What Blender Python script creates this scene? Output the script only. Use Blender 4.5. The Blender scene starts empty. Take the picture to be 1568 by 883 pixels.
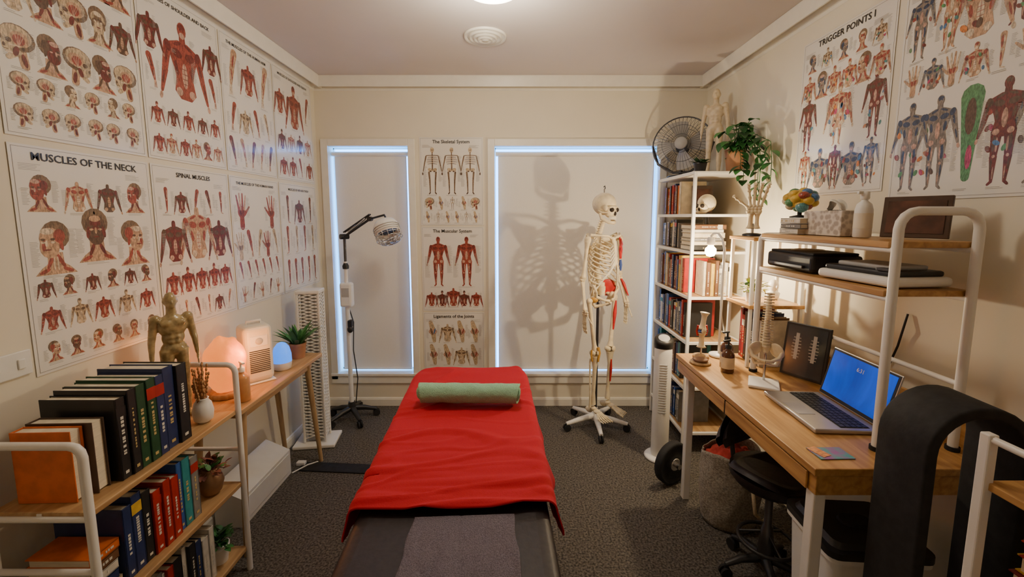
import bpy, math, random, bmesh
from mathutils import Vector, Matrix, Euler, noise
R=random.Random(7)
XL,XR,YB,YF,ZC=-1.40,1.38,3.065,-0.7,2.40

# ---------------------------------------------------------------- materials
MATS={}
def mat(name,col,rough=.6,metal=0,var=.10,scale=18,bump=0.0,es=0,ecol=None,coat=0,kind='noise',col2=None,alpha=1,trans=0,stretch=(1,1,1)):
    if name in MATS: return name
    m=bpy.data.materials.new(name); m.use_nodes=True
    nt=m.node_tree; N=nt.nodes; L=nt.links
    b=N['Principled BSDF']
    tc=N.new('ShaderNodeTexCoord'); mp=N.new('ShaderNodeMapping'); mp.inputs['Scale'].default_value=stretch
    L.new(tc.outputs['Object'],mp.inputs['Vector'])
    if kind=='wood':
        t=N.new('ShaderNodeTexNoise'); t.inputs['Scale'].default_value=scale; t.inputs['Detail'].default_value=6; t.inputs['Distortion'].default_value=.6
        fac=t.outputs['Fac']
    elif kind=='voro':
        t=N.new('ShaderNodeTexVoronoi'); t.inputs['Scale'].default_value=scale; fac=t.outputs['Distance']
    else:
        t=N.new('ShaderNodeTexNoise'); t.inputs['Scale'].default_value=scale; t.inputs['Detail'].default_value=4; fac=t.outputs['Fac']
    L.new(mp.outputs['Vector'],t.inputs['Vector'])
    r=N.new('ShaderNodeValToRGB'); L.new(fac,r.inputs['Fac'])
    c=Vector(col)
    lo=[max(0,x*(1-var)) for x in c]; hi=[min(1,x*(1+var)) for x in c]
    if col2: lo=list(col2); hi=list(col)
    r.color_ramp.elements[0].position=.35; r.color_ramp.elements[1].position=.65
    r.color_ramp.elements[0].color=(*lo,1); r.color_ramp.elements[1].color=(*hi,1)
    L.new(r.outputs['Color'],b.inputs['Base Color'])
    b.inputs['Roughness'].default_value=rough; b.inputs['Metallic'].default_value=metal
    b.inputs['Coat Weight'].default_value=coat; b.inputs['Coat Roughness'].default_value=.12
    b.inputs['Transmission Weight'].default_value=trans; b.inputs['Alpha'].default_value=alpha
    if bump:
        bn=N.new('ShaderNodeBump'); bn.inputs['Strength'].default_value=bump; bn.inputs['Distance'].default_value=.01
        L.new(fac,bn.inputs['Height']); L.new(bn.outputs['Normal'],b.inputs['Normal'])
    if es:
        b.inputs['Emission Color'].default_value=(*(ecol or col),1); b.inputs['Emission Strength'].default_value=es
    MATS[name]=m; return name

mat('wall_paint',(.82,.76,.62),.7,var=.02,scale=3)
mat('ceiling_paint',(.70,.64,.61),.8,var=.02,scale=3)
mat('trim_white',(.86,.83,.74),.35,var=.02)
mat('carpet',(.19,.165,.14),.95,scale=110,bump=1.0,col2=(.040,.036,.031))
mat('blind_fabric',(.86,.83,.76),.8,var=.02,scale=200,bump=.05)
mat('white_metal',(.86,.84,.80),.35,var=.02)
mat('white_plastic',(.85,.84,.80),.4,var=.02)
mat('grey_plastic',(.45,.45,.45),.5,var=.05)
mat('black_plastic',(.018,.018,.02),.4,var=.2)
mat('black_rubber',(.012,.012,.014),.8,var=.3,scale=40,bump=.1)
mat('black_vinyl',(.018,.011,.013),.5,var=.3,scale=60,bump=.10)
mat('steel',(.55,.55,.56),.25,metal=1,var=.05)
mat('dark_steel',(.10,.10,.11),.35,metal=.9,var=.1)
mat('wood_light',(.60,.38,.18),.42,kind='wood',scale=6,col2=(.42,.24,.10),stretch=(7,.6,7))
mat('wood_desk',(.60,.34,.12),.38,kind='wood',scale=6,col2=(.40,.20,.06),stretch=(7,.6,7))
mat('wood_leg',(.50,.34,.18),.5,kind='wood',scale=8,col2=(.36,.22,.10),stretch=(6,6,.6))
mat('red_fleece',(.52,.003,.020),.9,scale=240,bump=.12,var=.05)
mat('green_towel',(.34,.62,.42),.95,scale=300,bump=.5,var=.14)
mat('grey_towel',(.155,.135,.17),.95,scale=320,bump=.5,var=.30)
mat('bone',(.80,.68,.46),.5,var=.12,scale=25)
mat('bone_red',(.58,.02,.02),.5,var=.2); mat('bone_blue',(.06,.12,.45),.5); mat('ligament',(.62,.33,.06),.4)
mat('dark_void',(.03,.02,.015),.9)
mat('paper',(.84,.81,.75),.30,var=.015,scale=4,bump=.03,coat=.35)
mat('page',(.80,.72,.56),.8,var=.12,scale=120,stretch=(.2,.2,6))
INK=dict(ink_black=(.02,.02,.02),ink_grey=(.40,.38,.35),ink_line=(.25,.23,.21),ink_red=(.33,.065,.045),ink_dred=(.17,.03,.025),ink_pink=(.54,.33,.25),ink_bone=(.55,.42,.27),
 ink_dbone=(.20,.125,.075),ink_flesh=(.52,.32,.20),ink_brown=(.12,.065,.04),ink_blue=(.08,.20,.42),ink_green=(.10,.28,.12),ink_orange=(.66,.22,.05),ink_mag=(.48,.06,.16),ink_teal=(.10,.28,.30),ink_greyb=(.24,.20,.17),ink_cream=(.66,.54,.40),ink_navy=(.04,.06,.12))
for k,c in INK.items(): mat(k,c,.32,var=.40 if k not in('ink_black','ink_grey','ink_line') else .05,scale=260,coat=.35,stretch=(1,.35,1))
mat('terracotta',(.42,.20,.10),.7); mat('bronze_pot',(.30,.17,.09),.4,metal=.4)
mat('leaf',(.05,.20,.05),.45,var=.5,scale=15); mat('leaf_dark',(.03,.10,.035),.45,var=.5); mat('leaf_yellow',(.45,.45,.06),.5,var=.4)
mat('dried',(.50,.27,.12),.8,var=.3); mat('leaf_red',(.22,.08,.06),.6,var=.5); mat('soil',(.05,.03,.02),.95)
mat('salt',(.9,.30,.07),.5,scale=14,col2=(.7,.16,.03),bump=.5,es=1.15,ecol=(1,.25,.035))
mat('bulb_glow',(1,.8,.5),.3,es=40,ecol=(1,.66,.30))
mat('dome_glow',(1,.95,.85),.4,es=12,ecol=(1,.90,.74))
mat('blue_glow',(.10,.33,.9),.4,es=1.3,ecol=(.02,.22,1))
mat('screen_blue',(.02,.10,.55),.25,kind='wood',scale=3.2,col2=(.0,.02,.20),es=0)
mat('amber',(.10,.03,.008),.15,var=.2,coat=.4); mat('silver',(.50,.49,.48),.35,metal=.7,var=.03)
mat('key_dark',(.05,.05,.055),.5)
mat('tissue_box',(.70,.64,.56),.6,kind='voro',scale=55,col2=(.42,.36,.31))
mat('fabric_bag',(.36,.32,.26),.95,scale=120,bump=.4,var=.3); mat('rope',(.62,.50,.32),.9,scale=90,bump=.5)
mat('red_cloth',(.42,.04,.03),.9,var=.4); mat('figure_skin',(.72,.60,.42),.4,var=.08,scale=60); mat('figure_ochre',(.40,.30,.14),.22,var=.30,scale=45,coat=.6)
mat('cream_plastic',(.82,.76,.62),.4,var=.03); mat('water_soap',(.60,.30,.12),.2,var=.1)
mat('photo_dark',(.05,.03,.025),.2,scale=12,col2=(.16,.07,.05),var=.5); mat('photo_xray',(.02,.03,.04),.15,coat=.3)
mat('card_purple',(.32,.10,.35),.4,scale=30,col2=(.05,.35,.35))
BC={'navy':(.02,.035,.12),'black':(.018,.018,.02),'dkgreen':(.015,.07,.03),'red':(.42,.02,.015),'orange':(.72,.16,.03),'teal':(.03,.25,.28),'white':(.72,.68,.60),'grey':(.22,.21,.2),'brown':(.17,.08,.04),'blue':(.03,.10,.35),'maroon':(.18,.015,.02),'yellow':(.65,.42,.06),'cream':(.65,.55,.38),'dkbrown':(.08,.045,.03)}
for k,c in BC.items(): mat('cover_'+k,c,.4,var=.12,scale=30)
mat('gold_ink',(.55,.42,.18),.4); mat('white_ink',(.68,.66,.60),.5)

# ---------------------------------------------------------------- mesh builder
class M:
    def __init__(s): s.V=[];s.F=[];s.I=[];s.S=[];s.m=[];s.T=Matrix.Identity(4)
    def mi(s,n):
        if n not in s.m: s.m.append(n)
        return s.m.index(n)
    def add(s,vs,fs,m,sm=False):
        o=len(s.V); T=s.T
        s.V+=[tuple(T@Vector(v)) for v in vs]; k=s.mi(m)
        for f in fs: s.F.append([i+o for i in f]); s.I.append(k); s.S.append(sm)
    def box(s,c,d,m,rot=None,bev=0,seg=2):
        x,y,z=[a/2 for a in d]
        if bev>0:
            bm=bmesh.new(); bmesh.ops.create_cube(bm,size=1)
            for v in bm.verts: v.co=Vector((v.co.x*d[0],v.co.y*d[1],v.co.z*d[2]))
            bmesh.ops.bevel(bm,geom=bm.edges[:],offset=min(bev,.49*min(d)),segments=seg,profile=.5,affect='EDGES')
            bm.verts.index_update(); vs=[v.co.copy() for v in bm.verts]; fs=[[v.index for v in f.verts] for f in bm.faces]; bm.free()
        else:
            vs=[Vector(p) for p in [(-x,-y,-z),(x,-y,-z),(x,y,-z),(-x,y,-z),(-x,-y,z),(x,-y,z),(x,y,z),(-x,y,z)]]
            fs=[(0,3,2,1),(4,5,6,7),(0,1,5,4),(1,2,6,5),(2,3,7,6),(3,0,4,7)]
        if rot: q=Euler(rot).to_matrix(); vs=[q@v for v in vs]
        c=Vector(c); s.add([v+c for v in vs],fs,m,False)
    def tube(s,pts,r,m,n=8,closed=False,cap=True,sm=True):
        P=[Vector(p) for p in pts]; k=len(P)
        rr=r if isinstance(r,(list,tuple)) else [r]*k
        tans=[]
        for i in range(k):
            a=P[(i-1)%k] if (closed or i>0) else P[i]; b=P[(i+1)%k] if (closed or i<k-1) else P[i]
            t=(b-a); tans.append(t.normalized() if t.length>1e-9 else Vector((0,0,1)))
        u=tans[0].orthogonal().normalized(); vs=[];fs=[]
        for i in range(k):
            t=tans[i]; u=(u-t*u.dot(t)); u=u.normalized() if u.length>1e-6 else t.orthogonal().normalized(); w=t.cross(u)
            for j in range(n):
                a=2*math.pi*j/n; vs.append(P[i]+(u*math.cos(a)+w*math.sin(a))*rr[i])
        for i in range(k if closed else k-1):
            i2=(i+1)%k
            for j in range(n): fs.append((i*n+j,i*n+(j+1)%n,i2*n+(j+1)%n,i2*n+j))
        s.add(vs,fs,m,sm)
        if cap and not closed: s.add(vs[:n],[tuple(range(n))[::-1]],m); s.add(vs[-n:],[tuple(range(n))],m)
    def cyl(s,a,b,r,m,r2=None,n=20): s.tube([a,b],[r,r if r2 is None else r2],m,n)
    def ell(s,c,r,m,rot=None,nu=18,nv=12,dis=None):
        vs=[];fs=[];q=Euler(rot).to_matrix() if rot else Matrix.Identity(3); c=Vector(c)
        for i in range(nv+1):
            ph=math.pi*i/nv
            for j in range(nu):
                th=2*math.pi*j/nu; v=Vector((math.sin(ph)*math.cos(th),math.sin(ph)*math.sin(th),math.cos(ph)))
                if dis: v=v*(1+dis(v))
                vs.append(q@Vector((v.x*r[0],v.y*r[1],v.z*r[2]))+c)
        for i in range(nv):
            for j in range(nu): fs.append((i*nu+j,(i+1)*nu+j,(i+1)*nu+(j+1)%nu,i*nu+(j+1)%nu))
        s.add(vs,fs,m,True)
    def lathe(s,prof,c,m,n=28,sm=True,sc=(1,1)):
        vs=[];fs=[];c=Vector(c)
        for r,z in prof:
            for j in range(n): a=2*math.pi*j/n; vs.append(c+Vector((r*sc[0]*math.cos(a),r*sc[1]*math.sin(a),z)))
        for i in range(len(prof)-1):
            for j in range(n): fs.append((i*n+j,i*n+(j+1)%n,(i+1)*n+(j+1)%n,(i+1)*n+j))
        s.add(vs,fs,m,sm); s.add(vs[:n],[tuple(range(n))[::-1]],m); s.add(vs[-n:],[tuple(range(n))],m)
    def prism(s,pts,z0,z1,m):
        n=len(pts); vs=[(x,y,z0) for x,y in pts]+[(x,y,z1) for x,y in pts]
        fs=[tuple(range(n))[::-1],tuple(range(n,2*n))]+[(i,(i+1)%n,n+(i+1)%n,n+i) for i in range(n)]
        s.add(vs,fs,m)
    def grid(s,fn,nu,nv,m):
        vs=[fn(i/nu,j/nv) for j in range(nv+1) for i in range(nu+1)]; w=nu+1
        s.add(vs,[(j*w+i,j*w+i+1,(j+1)*w+i+1,(j+1)*w+i) for j in range(nv) for i in range(nu)],m,True)
    def text(s,txt,size,T,m,bold=.012,align='CENTER'):
        cu=bpy.data.curves.new('t','FONT'); cu.body=txt; cu.size=size; cu.align_x=align; cu.offset=bold*size; cu.resolution_u=2
        ob=bpy.data.objects.new('t',cu); bpy.context.scene.collection.objects.link(ob)
        bpy.context.view_layer.update()
        me=bpy.data.meshes.new_from_object(ob.evaluated_get(bpy.context.evaluated_depsgraph_get()))
        s.add([T@v.co for v in me.vertices],[list(p.vertices) for p in me.polygons],m)
        bpy.data.objects.remove(ob); bpy.data.curves.remove(cu); bpy.data.meshes.remove(me)
    def done(s,name,loc=(0,0,0),rot=(0,0,0),mods=()):
        me=bpy.data.meshes.new(name); me.from_pydata(s.V,[],s.F)
        for n in s.m: me.materials.append(MATS[n])
        me.polygons.foreach_set('material_index',s.I); me.polygons.foreach_set('use_smooth',s.S); me.update()
        ob=bpy.data.objects.new(name,me); ob.location=loc; ob.rotation_euler=rot
        bpy.context.scene.collection.objects.link(ob)
        for k,a in mods:
            md=ob.modifiers.new(k,k)
            for kk,vv in a.items(): setattr(md,kk,vv)
        return ob
def TR(x=0,y=0,z=0,rz=0,rx=0,ry=0,s=1): return Matrix.Translation((x,y,z))@Euler((rx,ry,rz)).to_matrix().to_4x4()@Matrix.Scale(s,4)
rad=math.radians

# ---------------------------------------------------------------- room
def simple(name,boxes,m,bev=0):
    b=M()
    for lo,hi in boxes: b.box([(lo[i]+hi[i])/2 for i in range(3)],[hi[i]-lo[i] for i in range(3)],m,bev=bev)
    return b.done(name)
simple('floor',[((XL-.1,YF-.1,-.06),(XR+.1,YB+.16,0))],'carpet')
simple('ceiling',[((XL-.1,YF-.1,ZC),(XR+.1,YB+.16,ZC+.06))],'ceiling_paint')
simple('wall_left',[((XL-.1,YF-.1,0),(XL,YB+.12,ZC))],'wall_paint')
simple('wall_right',[((XR,YF-.1,0),(XR+.1,YB+.12,ZC))],'wall_paint')
simple('wall_front',[((XL,YF-.1,0),(XR,YF,ZC))],'wall_paint')
W1=(-1.315,-.745); W2=(-.125,1.06); WZ=(.26,1.935)
a,b_=YB,YB+.12
simple('wall_back',[((XL,a,0),(XR,b_,WZ[0])),((XL,a,WZ[1]),(XR,b_,ZC)),((XL,a,WZ[0]),(W1[0],b_,WZ[1])),((W1[1],a,WZ[0]),(W2[0],b_,WZ[1])),((W2[1],a,WZ[0]),(XR,b_,WZ[1]))],'wall_paint')
for n,(x0,x1) in enumerate((W1,W2)):
    b=M(); t=.05; z0,z1=WZ
    ya,yb=YB-.016,YB-.0005
    def bx(lo,hi,m,bev=.003): b.box([(lo[i]+hi[i])/2 for i in range(3)],[hi[i]-lo[i] for i in range(3)],m,bev=bev)
    lx=max(x0-t,XL+.004)
    bx((lx,ya,z0-t),(x0,yb,z1+t),'trim_white'); bx((x1,ya,z0-t),(x1+t,yb,z1+t),'trim_white')
    bx((x0,ya,z1),(x1,yb,z1+t),'trim_white'); bx((lx,ya-.012,z0-.02),(x1+t,yb,z0),'trim_white'); bx((lx,ya,z0-t-.03),(x1+t,yb,z0-.02),'trim_white')
    for lo,hi in (((x0,YB+.085,z0),(x0+.006,YB+.11,z1)),((x1-.006,YB+.085,z0),(x1,YB+.11,z1)),((x0,YB+.085,z1-.008),(x1,YB+.11,z1)),((x0,YB+.085,z0),(x1,YB+.11,z0+.01))): bx(lo,hi,'white_metal',0)
    b.done('window_%d'%(n+1))
    b=M(); g=.023
    b.box(((x0+x1)/2,YB+.045,(z0+z1)/2-.012),(x1-x0-2*g,.002,z1-z0-.055),'blind_fabric')
    b.cyl((x0+.006,YB+.045,z1-.048),(x1-.006,YB+.045,z1-.048),.017,'blind_fabric')
    b.box(((x0+x1)/2,YB+.045,z0+.018),(x1-x0-2*g,.012,.018),'white_metal',bev=.004)
    b.done('roller_blind')
def trim_run(name,p0,p1,nrm,prof,m):
    b=M(); p0=Vector(p0);p1=Vector(p1);nrm=Vector(nrm); n=len(prof)
    vs=[p+nrm*d+Vector((0,0,z)) for p in (p0,p1) for d,z in prof]
    b.add(vs,[(i,(i+1)%n,n+(i+1)%n,n+i) for i in range(n)],m); b.add(vs[:n],[tuple(range(n))],m); b.add(vs[n:],[tuple(range(n))[::-1]],m)
    return b.done(name)
cov=[(.001,-.001),(.075,-.001),(.075,-.008)]+[(.012+.063*(1-math.sin(rad(a))),-.075+.067*(1-math.cos(rad(a)))) for a in (10,25,40,55,70,85)]+[(.010,-.075),(.001,-.085)]
trim_run('trim_1',(XL,YF,ZC),(XL,YB,ZC),(1,0,0),cov,'trim_white')
trim_run('trim_2',(XR,YF,ZC),(XR,YB,ZC),(-1,0,0),cov,'trim_white')
trim_run('trim_3',(XL,YB,ZC),(XR,YB,ZC),(0,-1,0),cov,'trim_white')
sk=[(.001,.001),(.014,.001),(.014,.05),(.009,.062),(.001,.066)]
trim_run('baseboard_left',(XL,YF,0),(XL,YB,0),(1,0,0),sk,'trim_white')
trim_run('baseboard_right',(XR,YF,0),(XR,YB,0),(-1,0,0),sk,'trim_white')
trim_run('baseboard_back',(XL,YB,0),(XR,YB,0),(0,-1,0),sk,'trim_white')
b=M()
for i,r in enumerate((.115,.088,.064,.042)): b.lathe([(r-.014,-.004-.004*i),(r-.004,-.014-.005*i),(r,-.006-.002*i),(r,-.001)],(0,0,0),'trim_white',n=40)
b.lathe([(.001,-.026),(.018,-.026),(.024,-.014),(.024,-.001)],(0,0,0),'trim_white')
b.lathe([(.001,-.003),(.1,-.003),(.1,-.001)],(0,0,0),'key_dark')
b.done('ceiling_air_vent',(-.144,2.372,ZC))
b=M(); b.lathe([(.002,-.085),(.06,-.080),(.11,-.06),(.14,-.03),(.145,-.012)],(0,0,0),'dome_glow',n=36); b.lathe([(.14,-.013),(.155,-.012),(.155,-.001),(.14,-.001)],(0,0,0),'trim_white',n=36)
b.done('ceiling_light',(-.08,1.80,ZC))
b=M(); b.box((0,0,0),(.008,.115,.072),'white_plastic',bev=.003)
for y in(-.03,.03): b.box((.006,y,0),(.005,.018,.028),'white_plastic',bev=.002)
b.done('light_switch',(XL+.005,1.115,1.02))

# ---------------------------------------------------------------- posters
class P2(M):
    ly=0
    def L(s): s.ly=(s.ly+1)%40; return .0012+s.ly*.00003
    def el(s,x,y,rx,ry,m,a=0,n=14):
        z=s.L(); ca,sa=math.cos(a),math.sin(a); v=[]
        for i in range(n):
            t=2*math.pi*i/n; p,q=rx*math.cos(t),ry*math.sin(t); v.append((x+p*ca-q*sa,y+p*sa+q*ca,z))
        s.add(v,[tuple(range(n))],m)
    def cp(s,x1,y1,r1,x2,y2,r2,m):
        z=s.L(); a=math.atan2(y2-y1,x2-x1); v=[]
        for i in range(6): t=a+math.pi/2+math.pi*i/5; v.append((x1+r1*math.cos(t),y1+r1*math.sin(t),z))
        for i in range(6): t=a-math.pi/2+math.pi*i/5; v.append((x2+r2*math.cos(t),y2+r2*math.sin(t),z))
        s.add(v,[tuple(range(12))],m)
    def pg(s,pts,m): z=s.L(); s.add([(x,y,z) for x,y in pts],[tuple(range(len(pts)))],m)
    def rc(s,x,y,w,h,m): s.pg([(x,y),(x+w,y),(x+w,y+h),(x,y+h)],m)
    def lines(s,x,y,w,n,lh=.0042):
        for i in range(n): s.rc(x,y-i*lh,w*R.uniform(.55,1),.0012,'ink_grey')
PAL={'red':('ink_red','ink_dred','ink_pink'),'bone':('ink_bone','ink_dbone','ink_cream'),'flesh':('ink_flesh','ink_red','ink_cream'),'brown':('ink_brown','ink_dred','ink_flesh'),'grey':('ink_greyb','ink_navy','ink_pink'),'dk':('ink_dred','ink_brown','ink_pink')}
def torso2(P,x,y,h,pal,legs=False,head=True,cols=None):
    a,b,c=PAL[pal]; u=h if legs else h/.56; y0=y if legs else y-.44*u
    q=lambda X,Y:(x+X*u,y0+Y*u)
    for s in(-1,1):
        if legs:
            P.cp(*q(s*.055,.5),.050*u,*q(s*.06,.28),.030*u,a); P.cp(*q(s*.06,.27),.033*u,*q(s*.055,.05),.014*u,a); P.cp(*q(s*.055,.04),.014*u,*q(s*.08,.014),.012*u,a)
            P.el(*q(s*.065,.40),.020*u,.085*u,b,s*.06); P.el(*q(s*.045,.38),.010*u,.07*u,c); P.el(*q(s*.072,.2),.010*u,.06*u,b); P.el(*q(s*.058,.275),.014*u,.016*u,c); P.el(*q(s*.05,.12),.006*u,.06*u,c)
        P.cp(*q(s*.14,.79),.034*u,*q(s*.175,.63),.025*u,a); P.cp(*q(s*.176,.62),.026*u,*q(s*.215,.47),.012*u,a); P.el(*q(s*.225,.435),.014*u,.026*u,c,s*.2)
        P.el(*q(s*.158,.71),.011*u,.05*u,b,s*.2); P.el(*q(s*.195,.56),.008*u,.05*u,b,s*.25)
    P.pg([q(*p) for p in((-.13,.82),(-.045,.855),(.045,.855),(.13,.82),(.125,.74),(.095,.66),(.08,.6),(.1,.5),(.05,.45),(-.05,.45),(-.1,.5),(-.08,.6),(-.095,.66),(-.125,.74))],a)
    P.cp(*q(0,.83),.03*u,*q(0,.9),.026*u,a)
    for s in(-1,1):
        P.el(*q(s*.138,.79),.028*u,.04*u,b,s*-.3); P.el(*q(s*.058,.762),.046*u,.030*u,b,s*.2); P.el(*q(s*.072,.66),.016*u,.05*u,b,s*-.15); P.el(*q(s*.05,.83),.04*u,.012*u,b,-s*.4)
        P.el(*q(s*.06,.5),.03*u,.03*u,c,0)
    P.el(*q(0,.62),.026*u,.09*u,c)
    P.rc(x-.0015*u,y0+.52*u,.003*u,.3*u,b)
    for k in range(4): P.rc(x-.024*u,y0+(.56+.035*k)*u,.048*u,.004*u,b)
    if head: P.el(*q(0,.935),.040*u,.056*u,a); P.el(*q(0,.90),.026*u,.022*u,c); P.el(*q(0,.96),.03*u,.02*u,b); P.el(*q(-.015,.937),.008*u,.006*u,b); P.el(*q(.015,.937),.008*u,.006*u,b)
    if cols:
        for k in range(11): P.el(*q(R.uniform(-.15,.15),R.choice([.2,.35,.4,.55,.65,.7,.77] if legs else [.55,.6,.65,.7,.77])),.022*u,.036*u,R.choice(cols),R.uniform(-1,1))
def head2(P,x,y,h,pal,side=0):
    a,b,c=PAL[pal]; q=lambda X,Y:(x+X*h,y+Y*h); a_=a
    P.pg([q(*p) for p in((-.36,0),(.36,0),(.24,.13),(.14,.20),(.13,.40),(-.13,.40),(-.14,.20),(-.24,.13))],'ink_flesh' if pal!='bone' else a)
    for s in(-1,1): P.el(*q(s*.09,.24),.035*h,.16*h,b,s*.45); P.el(*q(s*.20,.07),.10*h,.035*h,'ink_red',-s*.4); P.el(*q(s*.03,.2),.015*h,.13*h,c)
    P.el(*q(side*-.04,.72),.245*h,.26*h,'ink_dbone'); P.el(*q(side*.08,.50),.165*h,.20*h,a)
    P.el(*q(side*.05,.66),.19*h,.20*h,a); P.el(*q(side*.10,.44),.10*h,.09*h,a)
    P.el(*q(-.14+side*.03,.54),.035*h,.11*h,b,-.15); P.el(*q(.15+side*.03,.54),.035*h,.11*h,b,.15)
    P.el(*q(side*-.10,.70),.10*h,.13*h,b); P.el(*q(side*.1,.79),.11*h,.06*h,c)
    for s in(-1,1): P.el(*q(side*.10+s*.08,.645),.042*h,.022*h,'ink_brown'); P.el(*q(side*.10+s*.08,.59),.04*h,.02*h,c)
    P.el(*q(side*.13,.57),.024*h,.06*h,c); P.el(*q(side*.12,.455),.06*h,.014*h,'ink_dred')
def skull2(P,x,y,h,pal,side=1):
    sx=lambda k:x+side*k*h
    P.cp(sx(-.10),y+.05*h,.10*h,sx(-.06),y+.34*h,.10*h,'ink_flesh')
    P.el(x,y+.64*h,.37*h,.30*h,'ink_dbone'); P.el(sx(.02),y+.68*h,.32*h,.24*h,'ink_bone'); P.el(sx(.17),y+.44*h,.17*h,.21*h,'ink_bone'); P.cp(sx(.0),y+.32*h,.06*h,sx(.22),y+.16*h,.06*h,'ink_bone')
    P.el(sx(-.04),y+.62*h,.20*h,.17*h,'ink_flesh'); P.el(sx(-.02),y+.60*h,.13*h,.12*h,'ink_red')
    for k in range(4): P.cp(sx(-.16+.07*k),y+.76*h,.008*h,sx(-.02+.01*k),y+.48*h,.006*h,'ink_pink')
    P.el(sx(.19),y+.54*h,.065*h,.055*h,'ink_brown'); P.el(sx(.29),y+.41*h,.028*h,.045*h,'ink_brown'); P.el(sx(-.10),y+.42*h,.03*h,.04*h,'ink_brown'); P.cp(sx(-.02),y+.45*h,.016*h,sx(.2),y+.44*h,.014*h,'ink_cream')
    P.el(sx(.06),y+.33*h,.06*h,.12*h,'ink_dred',side*.3); P.rc(sx(.20)-.07*h,y+.255*h,.14*h,.03*h,'ink_cream'); P.el(sx(-.10),y+.16*h,.05*h,.15*h,'ink_dred',-side*.2)
def arm2(P,x,y,h,pal,side=1):
    a,b,c=PAL[pal]
    P.cp(x-side*.1*h,y+.92*h,.10*h,x,y+.58*h,.07*h,a); P.cp(x,y+.57*h,.08*h,x+side*.06*h,y+.24*h,.035*h,a); P.el(x-side*.05*h,y+.75*h,.03*h,.14*h,b,side*.25); P.el(x-side*.09*h,y+.75*h,.012*h,.12*h,c,side*.25); P.el(x+side*.02*h,y+.45*h,.025*h,.12*h,b); P.el(x+side*.045*h,y+.4*h,.012*h,.14*h,c)
    P.el(x+side*.07*h,y+.18*h,.045*h,.06*h,c)
    for k in range(4): P.cp(x+side*(.045+.02*k)*h,y+.14*h,.012*h,x+side*(.03+.032*k)*h,y+.02*h,.008*h,c)
def hand2(P,x,y,h,pal,side=1):
    a,b,c=PAL[pal]
    P.cp(x,y+.02*h,.10*h,x,y+.3*h,.09*h,a); P.el(x,y+.42*h,.17*h,.17*h,a); P.el(x-.05*h,y+.42*h,.05*h,.12*h,b,.2); P.el(x+.06*h,y+.42*h,.04*h,.12*h,b,-.2)
    for k in range(4): P.cp(x+(-.12+.08*k)*h,y+.5*h,.04*h,x+(-.2+.13*k)*h,y+(.86+.06*(k in(1,2)))*h,.025*h,c if k%2 else a)
    P.cp(x+side*.13*h,y+.36*h,.045*h,x+side*.33*h,y+.56*h,.03*h,a)
def leg2(P,x,y,h,pal,side=1):
    a,b,c=PAL[pal]
    P.cp(x,y+.92*h,.085*h,x+.01*h,y+.52*h,.05*h,a); P.cp(x+.01*h,y+.5*h,.055*h,x,y+.1*h,.025*h,a); P.cp(x,y+.06*h,.025*h,x+side*.1*h,y+.02*h,.02*h,c)
    P.el(x-.02*h,y+.74*h,.03*h,.17*h,b); P.el(x+.035*h,y+.72*h,.02*h,.16*h,c); P.el(x-.015*h,y+.34*h,.022*h,.12*h,b); P.el(x+.01*h,y+.515*h,.03*h,.03*h,c)
def joint2(P,x,y,h,pal,side=1):
    P.cp(x-.1*h,y+.95*h,.09*h,x,y+.58*h,.13*h,'ink_bone'); P.cp(x+.02*h,y+.42*h,.13*h,x+.06*h,y+.05*h,.08*h,'ink_bone'); P.el(x,y+.5*h,.2*h,.14*h,'ink_pink'); P.el(x-.06*h,y+.5*h,.05*h,.18*h,'ink_dbone',.3); P.el(x+.08*h,y+.52*h,.03*h,.14*h,'ink_blue' if R.random()<.3 else 'ink_red',-.3)
def skel2(P,x,y,h,pal=None,side=0):
    c='ink_brown'; B='ink_dbone'; q=lambda X,Y:(x+X*h,y+Y*h)
    P.el(*q(side*.01,.94),.042*h,.052*h,'ink_bone'); P.el(*q(side*.015,.905),.026*h,.026*h,'ink_bone'); P.el(*q(-.014,.935),.010*h,.010*h,c); P.el(*q(.014,.935),.010*h,.010*h,c); P.rc(x-.016*h,y+.895*h,.032*h,.006*h,c)
    P.cp(*q(0,.88),.011*h,*q(0,.52),.015*h,B)
    for k in range(8):
        w=(.07+.055*math.sin(math.pi*(k+1)/10))*h
        P.pg([(x-w,y+(.80-.022*k)*h),(x,y+(.815-.022*k)*h),(x+w,y+(.80-.022*k)*h),(x+w,y+(.793-.022*k)*h),(x,y+(.803-.022*k)*h),(x-w,y+(.793-.022*k)*h)],c if k%2 else 'ink_bone')
    for s in(-1,1):
        P.cp(*q(0,.83),.007*h,*q(s*.13,.82),.008*h,B); P.cp(*q(s*.135,.8),.015*h,*q(s*.17,.64),.011*h,B); P.cp(*q(s*.172,.63),.012*h,*q(s*.2,.49),.008*h,B); P.el(*q(s*.21,.44),.014*h,.032*h,c)
        P.el(*q(s*.05,.52),.050*h,.038*h,'ink_bone',s*.5); P.el(*q(s*.04,.49),.018*h,.016*h,c)
        P.cp(*q(s*.075,.47),.019*h,*q(s*.06,.29),.016*h,B); P.cp(*q(s*.06,.27),.016*h,*q(s*.055,.06),.010*h,B); P.cp(*q(s*.055,.04),.012*h,*q(s*.075,.015),.012*h,c)
CC=['ink_blue','ink_green','ink_orange','ink_mag','ink_teal','ink_red','ink_dred','ink_brown']
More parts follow.
